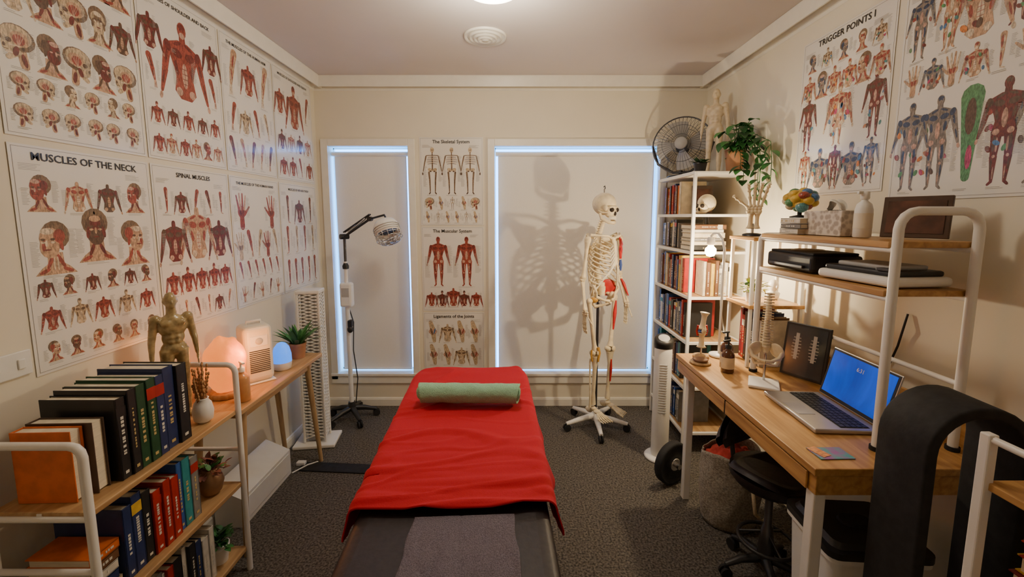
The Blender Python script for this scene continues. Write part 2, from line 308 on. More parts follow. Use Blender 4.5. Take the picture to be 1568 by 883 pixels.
FN={'T':lambda P,x,y,h,p:torso2(P,x,y,h,p),'B':lambda P,x,y,h,p:torso2(P,x,y,h,p,legs=True),'N':lambda P,x,y,h,p:torso2(P,x,y,h,p,head=False),'H':lambda P,x,y,h,p:head2(P,x,y,h,p,R.choice([-1,0,1])),'S':lambda P,x,y,h,p:skull2(P,x,y,h,p,R.choice([-1,1])),'A':lambda P,x,y,h,p:arm2(P,x,y,h,p,R.choice([-1,1])),'D':lambda P,x,y,h,p:hand2(P,x,y,h,p,R.choice([-1,1])),'G':lambda P,x,y,h,p:leg2(P,x,y,h,p,R.choice([-1,1])),'J':lambda P,x,y,h,p:joint2(P,x,y,h,p),'K':lambda P,x,y,h,p:skel2(P,x,y,h,p),
 'C':lambda P,x,y,h,p:torso2(P,x,y,h,R.choice(['grey','flesh','dk','grey']),legs=True,cols=CC),'c':lambda P,x,y,h,p:torso2(P,x,y,h,R.choice(['flesh','grey','bone']),cols=CC),
 'M':lambda P,x,y,h,p:(P.cp(x,y+.9*h,.11*h,x+.01*h,y+.1*h,.04*h,R.choice(['ink_mag','ink_green','ink_flesh'])),P.el(x,y+.7*h,.05*h,.18*h,R.choice(CC)),P.el(x+.02*h,y+.3*h,.03*h,.12*h,R.choice(CC)))}
def poster(w,h,title,rows,loc,rot,tsize=.026):
    P=P2(); P.box((0,0,.0005),(w,h,.001),'paper'); e=.008
    for x,y,ww,hh in((-w/2+e,-h/2+e,w-2*e,.0012),(-w/2+e,h/2-e,w-2*e,.0012),(-w/2+e,-h/2+e,.0012,h-2*e),(w/2-e,-h/2+e,.0012,h-2*e)): P.rc(x,y,ww,hh,'ink_line')
    if title: P.text(title,tsize,Matrix.Translation((0,h/2-.042,.0026)),'ink_black',bold=.016)
    for yb,hf,codes,pals in rows:
        n=len(codes); cw=(w-.04)/n; y=-h/2+yb*h; H=hf*h
        for i,ch in enumerate(codes):
            if ch==' ': continue
            x=-w/2+.02+cw*(i+.5)+R.uniform(-.004,.004); P.ly=0
            FN[ch](P,x,y+.01,H-.016,pals[i%len(pals)])
            P.lines(x+min(cw*.30,H*.28),y+H*.8,cw*.22,int(H/.008)); P.lines(x-cw*.48,y+H*.6,cw*.2,int(H/.010))
            if R.random()<.8: P.lines(x-cw*.3,y+.006,cw*.6,2)
    P.lines(-w/2+.02,h/2-.055,w*.16,5); P.lines(w/2-.10,h/2-.058,w*.16,5)
    return P.done('anatomy_poster',loc,rot)
RL=(rad(90),0,rad(90)); RB=(rad(90),0,0); RR=(rad(90),0,rad(-90))
cols=[(1.185,1.635),(1.645,2.085),(2.095,2.53),(2.54,3.005)]
tl=[('',[(.74,.24,'SHHHH',['brown','dk','brown']),(.51,.22,'NHSHN',['bone','brown','flesh']),(.28,.21,'SHSHS',['bone','dk']),(.16,.13,'SSHSHS',['bone','brown']),(.03,.13,'SSSSSS',['bone'])]),
 ('MUSCLES OF SHOULDER AND BACK',[(.62,.26,'N    N',['dk']),(.40,.22,'A    A',['red']),(.38,.52,' T ',['red']),(.20,.15,'TNTNT',['red','dk']),(.03,.15,'NTNTHN',['red','flesh'])]),
 ('THE MUSCLES OF THE HUMAN ARM',[(.55,.37,'A A',['flesh','red']),(.60,.30,' N ',['red']),(.29,.24,'ANAA',['red','bone']),(.03,.24,'AAAAA',['dk','flesh'])]),
 ('MUSCLES OF SHOULDER AND ELBOW',[(.48,.44,' T ',['red']),(.58,.28,'N  A',['red']),(.26,.21,'TNTN',['dk','flesh']),(.03,.21,'NTAN',['red'])])]
bl=[('MUSCLES OF THE NECK',[(.70,.19,'HNNH',['red','flesh','brown']),(.42,.27,'H H',['flesh','flesh']),(.46,.29,' H ',['brown']),(.32,.12,'NHNHNH',['dk','brown']),(.17,.15,'NTNTN',['red','bone']),(.03,.12,'HHHHHH',['flesh','brown'])]),
 ('SPINAL MUSCLES',[(.70,.18,'GNAAG',['red','dk']),(.40,.32,'N N',['dk']),(.40,.42,' N ',['flesh']),(.20,.19,'NTNTN',['red']),(.03,.15,'AGAGNA',['dk','flesh'])]),
 ('THE MUSCLES OF THE HUMAN HAND',[(.60,.30,'D D',['red','flesh']),(.36,.24,'DAADA',['bone','red']),(.20,.16,'AAAAAA',['red']),(.03,.15,'DADAD',['flesh','dk'])]),
 ('MUSCLES OF HIP AND THIGH',[(.62,.28,'GNG',['dk']),(.34,.28,'GGGG',['red','bone']),(.03,.28,'GGGGG',['red'])])]
for i,(y0,y1) in enumerate(cols):
    poster(y1-y0,.66,tl[i][0],tl[i][1],(XL+.002,(y0+y1)/2,1.992),RL,.0205)
    poster(y1-y0,.675,bl[i][0],bl[i][1],(XL+.002,(y0+y1)/2,1.303),RL,.032 if i==0 else .026 if i==1 else .0195)
poster(.455,.625,'The Skeletal System',[(.34,.56,'KKK',['bone']),(.17,.17,'SJKJS',['bone']),(.02,.15,'JKJJKJ',['bone'])],(-.435,YB-.002,1.685),RB,.033)
poster(.455,.625,'The Muscular System',[(.28,.62,'BB',['red']),(.04,.22,'NT TN',['red','dk']),(.04,.28,' N ',['red'])],(-.435,YB-.002,1.050),RB,.033)
poster(.455,.625,'Ligaments of the Joints',[(.62,.28,'JNJJ',['bone']),(.34,.27,'JJNJ',['bone']),(.05,.26,'JJJJ',['bone'])],(-.435,YB-.002,.415),RB,.033)
poster(.49,.70,'TRIGGER POINTS I',[(.78,.14,'HcHHc',['grey','flesh']),(.60,.19,'cHccHc',['flesh','grey']),(.28,.38,'C C C',['red']),(.38,.30,' c ',['red']),(.03,.28,'CcCcC',['red'])],(XR-.002,1.825,1.88),RR,.036)
poster(.50,.74,'TRIGGER POINTS II',[(.62,.32,'CCcCC',['red']),(.47,.16,'DcDcGDc',['flesh']),(.03,.43,'CCMCC',['flesh'])],(XR-.002,1.30,1.86),RR,.036)

# ---------------------------------------------------------------- massage table + linens
TA=rad(2.8); TC=(-.176,1.28); HW=.278
def rr_out(hw,hl,r,n=6):
    o=[]
    for cx,cy,a0 in((hw-r,hl-r,0),(-hw+r,hl-r,90),(-hw+r,-hl+r,180),(hw-r,-hl+r,270)):
        for i in range(n+1): a=rad(a0+90*i/n); o.append((cx+r*math.cos(a),cy+r*math.sin(a)))
    return o
b=M(); rings=[(.02,.505),(.004,.508),(0,.52),(0,.565),(.003,.580),(.011,.592),(.024,.598),(.045,.6)]
vs=[];n=28
for ins,z in rings: vs+=[(x,y,z) for x,y in rr_out(HW-ins,.925-ins,.085-ins)]
b.add(vs,[(i*n+j,i*n+(j+1)%n,(i+1)*n+(j+1)%n,(i+1)*n+j) for i in range(len(rings)-1) for j in range(n)],'black_vinyl',True)
b.add(vs[:n],[tuple(range(n))[::-1]],'black_vinyl'); b.add(vs[-n:],[tuple(range(n))],'black_vinyl',False)
b.box((0,0,.485),(.50,1.78,.04),'wood_leg',bev=.004)
for sx in(-1,1):
    for sy in(-1,1):
        b.box((sx*.215,sy*.72,.2355),(.035,.05,.47),'wood_leg',bev=.004); b.box((sx*.215,sy*.72,.011),(.045,.06,.02),'black_rubber',bev=.003)
    b.box((sx*.215,0,.25),(.02,1.40,.04),'wood_leg',bev=.004)
for sy in(-1,1): b.box((0,sy*.72,.30),(.42,.02,.05),'wood_leg',bev=.004)
b.done('massage_table',(TC[0],TC[1],0),(0,0,TA))
def hangf(s,hw,r=.03):
    a=abs(s); g=1 if s>0 else -1
    if a<hw: return s,0
    q=(a-hw)/r
    if q<math.pi/2: return g*(hw+r*math.sin(q)),r*(1-math.cos(q))
    return g*(hw+r),r+(a-hw-r*math.pi/2)
def nz(x,y,z=0,f=1): return noise.noise(Vector((x*f,y*f,z*f)))
b=M(); SY0=-.185
def sheet(u,v):
    s=(u-.5)*2*.385; t=SY0+v*(1.045-SY0+.05)
    if v<.12: t+=.006*math.sin(u*9)+.008*nz(u*5,1.3)
    x,dx=hangf(s,.266); y,dy=hangf(t,.905)
    if t>.8:
        k=min(1,(t-.8)/.12); x*=1-.10*k*k
    z=.613-dx-dy*(1-min(1,dx/.1)*.5)
    w=nz(s*3,t*6,2)+.6*nz(s*6,t*15,5)
    near=max(0,1-v*3.0)
    fold=max(0,1-abs(nz(s*2.0+.3,t*4.5,11))*8)+.7*max(0,1-abs(nz(s*3+4,t*9,23))*9)*max(0,1-v*1.4)
    z+=.0045*(w+1)+.016*near*abs(nz(s*2.2,t*20,9))+.009*fold
    if dx>.03: x+=(1 if s>0 else -1)*(.010+.012*nz(t*9,s*2,4)+.01*math.sin(t*23))*min(1,(dx-.03)/.06)
    return (x,y,max(z,.606-dx-dy if dx+dy>.01 else .6105))
b.grid(sheet,120,190,'red_fleece')
b.done('red_fleece_sheet',(TC[0],TC[1],0),(0,0,TA),[('SOLIDIFY',dict(thickness=.005,offset=1))])
b=M()
def gt(u,v):
    x=(u-.5)*(.275+.03*(1-v)); y=-.57+v*.366
    k=max(0,1-v*1.15)
    z=.6025+.003*abs(nz(x*12,y*10,3))+.045*k*max(0,nz(x*15,y*5,8))+.010*k*abs(nz(x*30,y*16,1))-.0015*math.exp(-((x+.01)/.006)**2)
    return (x+.014*nz(y*9,0,3),y,z)
b.grid(gt,70,90,'grey_towel')
b.done('grey_towel',(TC[0]+.035,TC[1],0),(0,0,TA),[('SOLIDIFY',dict(thickness=.007,offset=1))])
b=M(); turns=3.3
def roll(u,v):
    a=v*turns*2*math.pi; r=.010+.040*v; x=(u-.5)*(.425+.016*math.sin(v*27)+.01*nz(v*9,3))
    rr=r*(1+.08*nz(u*7,math.cos(a),math.sin(a))+.04*nz(u*25,math.cos(a)*3,math.sin(a)*3))
    return (x,rr*math.cos(a-1.9),rr*math.sin(a-1.9)*.86)
b.grid(roll,70,150,'green_towel')
b.done('rolled_green_towel',(-.185,1.735,.630+.050),(0,0,rad(-1.5)),[('SOLIDIFY',dict(thickness=.007,offset=0))])

# ---------------------------------------------------------------- books
def book(b,t,d,h,cov,lab=None):
    k=.0025; c='cover_'+cov
    b.box((k/2,d/2,h/2),(k,d,h),c); b.box((t-k/2,d/2,h/2),(k,d,h),c); b.box((t/2,.0015,h/2),(t,.003,h),c,bev=.001)
    b.box((t/2,d/2-.002,h/2),(t-2*k,d-.008,h-.008),'page')
    lab=lab or R.choice(['gold_ink','white_ink','white_ink'])
    style=R.random()
    if style<.3:
        o=R.choice(['cover_red','cover_white','cover_teal','cover_yellow','cover_black']); b.box((t/2,-.0004,h*.82),(t*.98,.0008,h*.14),o)
    z=h*R.uniform(.25,.4); top=h*R.uniform(.6,.78); w=t*R.uniform(.16,.30)
    while z<top:
        l=R.uniform(.004,.011); b.box((t/2,-.0006,z+l/2),(w,.0006,l*.85),lab); z+=l+R.choice([.0015,.0015,.002,.007])
    b.box((t/2,-.0006,h*.08),(t*.35,.0006,h*.035),lab)
def row(b,T,L,colors,H=(.2,.25),D=(.15,.18),t=(.02,.04),lean=0):
    x=0;i=0; old=b.T
    while True:
        w=R.uniform(*t)
        if x+w>L: break
        h=R.uniform(*H); b.T=T@Matrix.Translation((x,R.uniform(0,.012),0)); book(b,w,R.uniform(*D),h,colors[i%len(colors)]); x+=w+.0012; i+=1
    b.T=old
def stack(b,T,n,colors,H=(.18,.22),D=(.14,.17),t=(.018,.035)):
    z=0; old=b.T
    for i in range(n):
        w=R.uniform(*t);h=R.uniform(*H);d=R.uniform(*D)
        b.T=T@Matrix.Translation((-h/2+R.uniform(-.008,.008),0,z+w+.0005))@Euler((0,rad(90),0)).to_matrix().to_4x4()
        book(b,w,d,h,colors[i%len(colors)]); z+=w+.001
    b.T=old; return z
# ---------------------------------------------------------------- left bookcase
bx0,bx1,by0,by1,bh=-1.335,-1.075,.985,1.565,.865
def rounded_frame(b,x0,x1,y,h,m='white_metal',r=.0105,cr=.03,foot=0):
    pts=[(x0,y,foot)]+[(x0,y,h-cr)]+[(x0+cr*(1-math.cos(rad(a))),y,h-cr+cr*math.sin(rad(a))) for a in(30,60,90)]+[(x1-cr*(1-math.cos(rad(a))),y,h-cr+cr*math.sin(rad(a))) for a in(90,60,30)]+[(x1,y,h-cr),(x1,y,foot)]
    b.tube(pts,r,m,n=10)
b=M()
for y in(by0,by1): rounded_frame(b,bx0,bx1,y,bh); [b.tube([(bx0,y,z),(bx1,y,z)],.008,'white_metal') for z in(.68-.012,.38-.012,.10-.012,.52)]
SZ=(.685,.385,.105)
for z in SZ: b.box(((bx0+bx1)/2,(by0+by1)/2,z-.009),(bx1-bx0-.006,by1-by0-.004,.018),'wood_light',bev=.003); b.box(((bx0+bx1)/2,(by0+by1)/2,z-.009),(.012,by1-by0,.012),'white_metal')
for z in(.05,): b.tube([(bx0,by0,z),(bx0,by1,z)],.008,'white_metal')
b.done('bookcase')
def LT(y,x,z): return TR(x,y,z,rz=rad(90))
b=M(); row(b,LT(1.115,-1.10,SZ[0]+.001),.285,['black','black','dkgreen','dkgreen','navy','navy','black','brown','black'],H=(.24,.28),D=(.20,.212),t=(.024,.044))
b.done('textbooks_top_row')
b=M(); b.T=TR(-1.295,1.018,SZ[0]+.001,rz=rad(-88))@Matrix.Translation((-.035,0,0)); book(b,.034,.15,.195,'orange')
b.T=b.T@Matrix.Translation((-.04,0,0)); book(b,.036,.17,.20,'dkbrown')
b.done('orange_textbooks')
b=M(); row(b,LT(1.10,-1.10,SZ[1]+.001),.315,['navy','navy','black','red','red','red','blue','teal','grey','black','black'],H=(.20,.24),D=(.19,.205),t=(.020,.034)); b.done('textbooks_middle_row')
b=M(); stack(b,TR(-1.205,1.095,SZ[1]+.001,rz=rad(90))@Matrix.Translation((-.045,-.085,0)),5,['cream','navy','white','brown','orange'],H=(.075,.085),D=(.17,.19),t=(.018,.03)); b.done('stacked_paperbacks')
b=M(); row(b,LT(1.01,-1.10,SZ[2]+.001),.42,['black','navy','white','white','black','grey','white','red','black','white'],H=(.18,.225),D=(.17,.2),t=(.02,.04)); b.done('textbooks_bottom_row')

# ---------------------------------------------------------------- figurines
def figurine(name,loc,h,rz=0,m='figure_skin'):
    b=M(); b.T=Matrix.Scale(h/1.75,4)
    e=b.ell
    e((0,0,1.63),(.075,.09,.115),m); e((0,-.055,1.57),(.045,.045,.05),m); e((0,-.09,1.61),(.012,.022,.025),m); e((.078,.01,1.62),(.012,.02,.032),m); e((-.078,.01,1.62),(.012,.02,.032),m)
    b.tube([(0,.01,1.40),(0,0,1.56)],[.062,.055],m,12)
    e((0,0,1.28),(.165,.10,.17),m); e((0,0,1.12),(.130,.085,.15),m); e((0,.005,.97),(.15,.10,.11),m); e((.07,-.07,1.33),(.075,.035,.05),m); e((-.07,-.07,1.33),(.075,.035,.05),m)
    for k in range(3):
        for s in(-1,1): e((s*.035,-.078,1.20-.065*k),(.03,.016,.028),m)
    for s in(-1,1):
        e((s*.175,0,1.39),(.065,.06,.065),m)
        b.tube([(s*.185,0,1.40),(s*.225,.01,1.13),(s*.235,.0,1.08),(s*.25,-.03,.85)],[.054,.045,.042,.027],m,10)
        e((s*.25,-.035,.80),(.02,.035,.055),m)
        for k in range(4): b.tube([(s*.25,-.06+.017*k,.77),(s*.247,-.065+.018*k,.70-.01*(k==1))],[.010,.008],m,6)
        b.tube([(s*.245,-.06,.81),(s*.235,-.085,.76)],[.011,.009],m,6)
        b.tube([(s*.08,0,.95),(s*.10,-.005,.50),(s*.10,.01,.46),(s*.105,.015,.30),(s*.105,.01,.06)],[.088,.056,.052,.054,.034],m,12)
        e((s*.108,-.05,.035),(.042,.115,.035),m)
    return b.done(name,loc,(0,0,rz),[('REMESH',dict(mode='VOXEL',voxel_size=h*.0075,use_smooth_shade=True)),('SMOOTH',dict(factor=.5,iterations=2))])
figurine('acupuncture_figurine',(-1.258,1.512,SZ[0]+.0015),.475,rad(50),'figure_ochre')
figurine('acupuncture_figurine',(1.250,2.655,1.6925),.52,rad(-35))

# ---------------------------------------------------------------- plants & pots
def leaf(b,p,d,l,w,m,curl=.3,up=Vector((0,0,1)),n=5):
    p=Vector(p);d=Vector(d).normalized(); side=d.cross(up); side=side.normalized() if side.length>1e-3 else Vector((1,0,0)); nn=side.cross(d)
    vs=[]
    for i in range(n+1):
        t=i/n; ww=w*math.sin(math.pi*min(1,(t*.92+.08)))**.8*(1-.25*t); c=p+d*(l*t)-nn*(curl*l*t*t)
        vs+=[c-side*ww+nn*ww*.25,c,c+side*ww+nn*ww*.25]
    fs=[]
    for i in range(n): fs+=[(3*i,3*i+1,3*i+4,3*i+3),(3*i+1,3*i+2,3*i+5,3*i+4)]
    b.add(vs,fs,m,True)
def pot(b,r,h,m='white_plastic',r0=None):
    r0=r0 or r*.75; b.lathe([(r0,0),(r*.95,h*.8),(r,h),(r*.88,h),(r*.86,h*.88)],(0,0,0),m); b.lathe([(.001,h*.86),(r*.86,h*.86),(r*.86,h*.85)],(0,0,0),'soil')
def spiky(name,loc,pr,ph,n,l,w,m,potm='white_plastic',lo=20,hi=80):
    b=M(); pot(b,pr,ph,potm)
    for i in range(n):
        a=i*2.4; e=rad(R.uniform(lo,hi)); leaf(b,(pr*.4*math.cos(a),pr*.4*math.sin(a),ph*.85),(math.cos(a)*math.cos(e),math.sin(a)*math.cos(e),math.sin(e)),l*R.uniform(.75,1.05),w,m,curl=.25)
    return b.done(name,loc)
def bushy(name,loc,pr,ph,n,spread,m,m2,potm,lsz=.035,prof=None):
    b=M()
    if prof: b.lathe(prof,(0,0,0),potm)
    else: pot(b,pr,ph,potm)
    for i in range(n):
        a=R.uniform(0,6.28);e=rad(R.uniform(5,85)); d=Vector((math.cos(a)*math.cos(e),math.sin(a)*math.cos(e),math.sin(e)*.9)); q=Vector((0,0,ph*.9)); L=spread*R.uniform(.4,1)
        if i%2==0: b.tube([q,q+d*L*.6+Vector((0,0,.01)),q+d*L],.0014,m,5,cap=False)
        leaf(b,q+d*L*.85,(d+Vector((R.uniform(-.8,.8),R.uniform(-.8,.8),R.uniform(-.6,.5)))),lsz*R.uniform(.7,1.2),lsz*.34,R.choice([m,m,m2]),curl=.3)
    return b.done(name,loc)
bushy('potted_plant',(-1.145,1.485,SZ[1]+.001),.04,.09,70,.07,'leaf_red','leaf','bronze_pot',.032,[(.02,0),(.035,.015),(.044,.05),(.036,.08),(.026,.095),(.03,.105),(.024,.105),(.02,.09)])
bushy('potted_plant',(-1.135,1.485,SZ[2]+.001),.036,.07,60,.07,'leaf','leaf_dark','white_plastic',.032)
b=M(); b.lathe([(.018,0),(.03,.01),(.034,.04),(.028,.07),(.018,.085),(.021,.09),(.016,.09),(.014,.07)],(0,0,0),'white_plastic')
for i in range(16):
    a=i*2.4; k=R.uniform(.01,.035); h=R.uniform(.14,.22); p=[(0,0,.07),(math.cos(a)*k*.5,math.sin(a)*k*.5,h*.6),(math.cos(a)*k,math.sin(a)*k,h)]
    b.tube(p,.001,'dried',5,cap=False)
    for j in range(7): t=.55+.45*j/6; b.ell((math.cos(a)*k*t+R.uniform(-.002,.002),math.sin(a)*k*t,h*t),(.0042,.0042,.007),'dried',nu=6,nv=4)
b.done('dried_lavender_vase',(-1.135,1.465,SZ[0]+.001))

# ---------------------------------------------------------------- side table with items
tx0,tx1,ty0,ty1,tz=-1.385,-1.105,1.63,2.36,.65
b=M(); b.box(((tx0+tx1)/2,(ty0+ty1)/2,tz-.011),(tx1-tx0,ty1-ty0,.022),'wood_light',bev=.004)
b.box(((tx0+tx1)/2,(ty0+ty1)/2,tz-.045),(tx1-tx0-.07,ty1-ty0-.12,.045),'wood_light',bev=.003)
for sx,x in((-1,tx0+.05),(1,tx1-.045)):
    for sy,y in((-1,ty0+.07),(1,ty1-.10)):
        b.cyl((x,y,tz-.022),(x+(.0 if sx<0 else .02)*1,y+sy*.07,.0),.017,'wood_leg',.011,n=14)
b.done('side_table')
tzz=tz+.001
b=M(); b.lathe([(.062,0),(.066,.004),(.066,.018),(.06,.022)],(0,0,0),'wood_leg')
b.ell((0,0,.142),(.083,.075,.128),'salt',nu=32,nv=22,dis=lambda v:.10*noise.noise(v*2.2)+.05*noise.noise(v*6)-(.12*max(0,v.z-.6)))
b.done('himalayan_salt_lamp',(-1.262,1.775,tzz))
b=M(); b.lathe([(.026,0),(.029,.004),(.029,.10),(.022,.115),(.010,.122),(.010,.132)],(0,0,0),'water_soap'); b.lathe([(.013,.128),(.013,.145),(.005,.147),(.005,.168)],(0,0,0),'white_plastic'); b.box((.012,0,.17),(.042,.012,.008),'white_plastic',bev=.002); b.done('pump_bottle',(-1.155,1.72,tzz),(0,0,rad(-40)))
b=M(); b.box((0,0,.142),(.125,.13,.27),'cream_plastic',bev=.025,seg=4); b.box((0,0,.004),(.13,.13,.008),'white_plastic',bev=.003)
for i in range(12): b.box((0,-.0655,.06+i*.009),(.085,.004,.004),'key_dark')
b.box((0,-.0655,.205),(.075,.004,.05),'white_plastic',bev=.002); b.ell((0,-.068,.205),(.016,.006,.016),'grey_plastic')
b.tube([(-.03,.0,.27),(-.03,0,.29),(.03,0,.29),(.03,0,.27)],.007,'white_plastic')
b.done('fan_heater',(-1.235,1.95,tzz),(0,0,rad(48)))
b=M(); b.lathe([(.034,0),(.040,.004),(.044,.03),(.045,.04)],(0,0,0),'white_plastic'); b.lathe([(.045,.0405),(.044,.08),(.036,.115),(.02,.136),(.006,.142),(.003,.142)],(0,0,0),'blue_glow'); b.done('aroma_diffuser',(-1.190,2.095,tzz))
b=spiky('potted_haworthia',(-1.20,2.275,tzz),.045,.085,30,.15,.013,'leaf','terracotta',30,82)
b=M(); pts=[(0,0),(.13,0),(.13,.14),(0,.20)]; b.T=TR(0,0,0,rx=rad(90)); b.prism(pts,-.42,0,'white_plastic'); b.T=Matrix.Identity(4); b.box((.132,.21,.075),(.004,.38,.10),'white_plastic',bev=.001)
b.done('white_floor_box',(-1.375,1.79,.001))
b=M(); b.box((0,0,.012),(.25,.19,.022),'white_metal',bev=.006); hw=.062
for sx,sy in((-1,-1),(1,-1),(1,1),(-1,1)): b.box((sx*hw,sy*hw*.8,.50),(.012,.012,.95),'white_metal',bev=.003)
b.box((0,0,.98),(.14,.115,.022),'white_metal',bev=.005); b.box((0,0,.5),(.09,.065,.94),'grey_plastic')
for k in range(44):
    z=.05+k*.0208
    for s in(-1,1):
        for d in(-1,1):
            b.tube([(-hw,s*hw*.8,z if d>0 else z+.035),(hw,s*hw*.8,z+.035 if d>0 else z)],.0038,'white_metal',5,cap=False); b.tube([(s*hw,-hw*.8,z if d>0 else z+.035),(s*hw,hw*.8,z+.035 if d>0 else z)],.0038,'white_metal',5,cap=False)
b.done('lattice_tower_heater',(-1.245,2.54,.001),(0,0,rad(8)))
b=M(); b.box((0,0,.004),(.80,.085,.007),'black_rubber',bev=.003); b.done('floor_cable_cover',(-.82,2.24,.0005),(0,0,rad(-4)))
b=M(); b.tube([(-1.235,2.2,.006),(-1.18,2.27,.012),(-1.14,2.31,.006)],.0045,'white_plastic',6); b.tube([(-.52,1.5,.005),(-.55,1.3,.005),(-.66,1.22,.005),(-.72,1.12,.005),(-.74,1.0,.005)],.004,'white_plastic',6); b.box((-1.225,2.285,.012),(.05,.03,.022),'white_plastic',bev=.004); b.done('power_cord')

# ---------------------------------------------------------------- heat lamp
b=M()
for i in range(5):
    a=rad(72*i+20); c,s=math.cos(a),math.sin(a)
    b.tube([(0,0,.085),(c*.08,s*.08,.075),(c*.165,s*.165,.05)],[.022,.019,.012],'black_plastic',8); b.cyl((c*.165,s*.165,.055),(c*.165,s*.165,.03),.007,'black_plastic')
    for k in(-1,1): b.cyl((c*.165-s*.014*k,s*.165+c*.014*k,.0245),(c*.165-s*.004*k,s*.165+c*.004*k,.0245),.024,'black_rubber',n=16)
b.lathe([(.03,.07),(.03,.10),(.022,.13)],(0,0,0),'black_plastic'); b.cyl((0,0,.1),(0,0,.82),.015,'white_metal'); b.box((0,0,.90),(.085,.06,.17),'white_plastic',bev=.015); b.box((0,-.031,.92),(.05,.004,.06),'grey_plastic'); b.cyl((0,0,.98),(0,0,1.13),.012,'white_metal'); b.cyl((0,0,1.10),(0,0,1.30),.009,'dark_steel')
b.lathe([(.02,1.08),(.022,1.10),(.012,1.12)],(0,0,0),'black_plastic'); b.ell((.02,-.02,.66),(.02,.02,.025),'black_plastic'); b.box((.02,-.012,.70),(.03,.04,.05),'black_plastic',bev=.008)
b.cyl((-.02,-.02,1.30),(.02,.02,1.30),.018,'black_plastic')
A=Vector((0,0,1.30)); K=Vector((.20,-.06,1.42)); E=Vector((.31,-.11,1.445))
for o in(-.012,.012): b.tube([A+Vector((0,o,0)),K+Vector((0,o,0))],.006,'black_plastic'); b.tube([A+Vector((0,o,.03)),K+Vector((0,o,.03))],.005,'black_plastic')
b.tube([A+Vector((.03,0,.03)),K-Vector((.03,0,-.005))],.009,'steel',8); b.cyl(K-Vector((0,.02,0)),K+Vector((0,.02,0)),.016,'black_plastic'); b.tube([K,E,E+Vector((.02,-.02,-.03))],.007,'black_plastic')
H=Vector((.34,-.14,1.325)); b.T=TR(H.x,H.y,H.z,rx=rad(-18),ry=rad(-22),s=1.25)
b.lathe([(.02,.075),(.05,.07),(.062,.05),(.066,.0),(.060,.0),(.056,.045),(.02,.06)],(0,0,0),'white_metal'); b.cyl((0,0,.03),(0,0,.015),.05,'black_plastic')
for r,z in((.066,-.01),(.066,-.03),(.05,-.045),(.03,-.05)): b.tube([(r*math.cos(rad(a)),r*math.sin(rad(a)),z) for a in range(0,360,20)],.0022,'steel',5,closed=True)
for a in range(0,360,24): c,s=math.cos(rad(a)),math.sin(rad(a)); b.tube([(c*.066,s*.066,.0),(c*.066,s*.066,-.03),(c*.045,s*.045,-.047),(0,0,-.052)],.0018,'steel',5,cap=False)
for z in(.01,.022,.034): b.tube([(.067*math.cos(rad(a)),.067*math.sin(rad(a)),z) for a in range(0,360,20)],.002,'grey_plastic',5,closed=True)
b.T=Matrix.Identity(4)
b.tube([(0,.015,.82),(.03,.02,.7),(.02,.02,.5),(.05,0,.3),(.03,0,.12)],.004,'black_plastic',6)
b.done('heat_therapy_lamp',(-1.14,2.845,.001))

# ---------------------------------------------------------------- skeleton
def dog(b,p,q,r,m='bone',n=10,fl=1.9):
    p=Vector(p);q=Vector(q); d=q-p
    b.tube([p,p+d*.03,p+d*.10,p+d*.25,p+d*.5,p+d*.75,p+d*.90,p+d*.97,q],[r*.9,r*fl,r*1.5,r*1.05,r*.95,r*1.05,r*1.5,r*fl,r*.9],m,n)
b=M(); S0=.862; b.T=Matrix.Translation((0,0,.115))@Matrix.Scale(S0,4)
b.ell((0,.015,1.625),(.076,.096,.083),'bone',nu=24,nv=16); b.ell((0,-.045,1.575),(.052,.045,.055),'bone'); b.ell((0,-.075,1.598),(.05,.015,.014),'bone')
for s in(-1,1):
    b.ell((s*.027,-.080,1.580),(.018,.016,.017),'dark_void'); b.tube([(s*.045,-.06,1.560),(s*.066,-.02,1.562),(s*.068,.01,1.575)],.006,'bone',8); b.ell((s*.056,-.045,1.592),(.012,.018,.022),'bone')
    b.tube([(s*.058,.005,1.555),(s*.055,-.01,1.515),(s*.035,-.06,1.490),(0,-.078,1.486)],[.010,.012,.012,.014],'bone',8)
b.ell((0,-.088,1.553),(.009,.010,.016),'dark_void'); b.tube([(0,-.088,1.585),(0,-.096,1.570)],[.006,.005],'bone')
for z in(1.527,1.515): b.tube([(.032*math.sin(rad(a)),-.052-.034*math.cos(rad(a)),z) for a in range(-80,81,16)],.0065,'cream_plastic',6)
b.ell((0,-.05,1.536),(.034,.036,.012),'bone')
def spx(z):
    t=(z-.96)/(1.50-.96); return .045+.030*math.sin(t*math.pi*1.1)-.02*(t>.8)*(t-.8)*5-.035*math.exp(-((z-1.0)/.07)**2)
zs=[]; z=1.50
for i in range(24):
    hgt=.014+.017*(i/23); zs.append((z,hgt)); z-=hgt+.0028*2
zs=[(1.505-(1.505-z)*.545/(1.505-zs[-1][0]),h) for z,h in zs]
for i,(z,h) in enumerate(zs):
    r=.015+.012*i/23; y=spx(z); b.cyl((0,y,z+h*.48),(0,y,z-h*.48),r,'bone',n=14); b.cyl((0,y,z-h*.48),(0,y,z-h*.75),r*.93,'cream_plastic',n=12)
    b.tube([(0,y+r,z),(0,y+r+.028,z-.014)],[.006,.004],'bone',6)
    for s in(-1,1): b.tube([(s*r*.5,y+r*.8,z),(s*(r+.016),y+r*.9+.004,z+.002)],[.006,.004],'bone',6)
wid=[.060,.088,.110,.124,.134,.140,.143,.143,.138,.128,.112,.09]
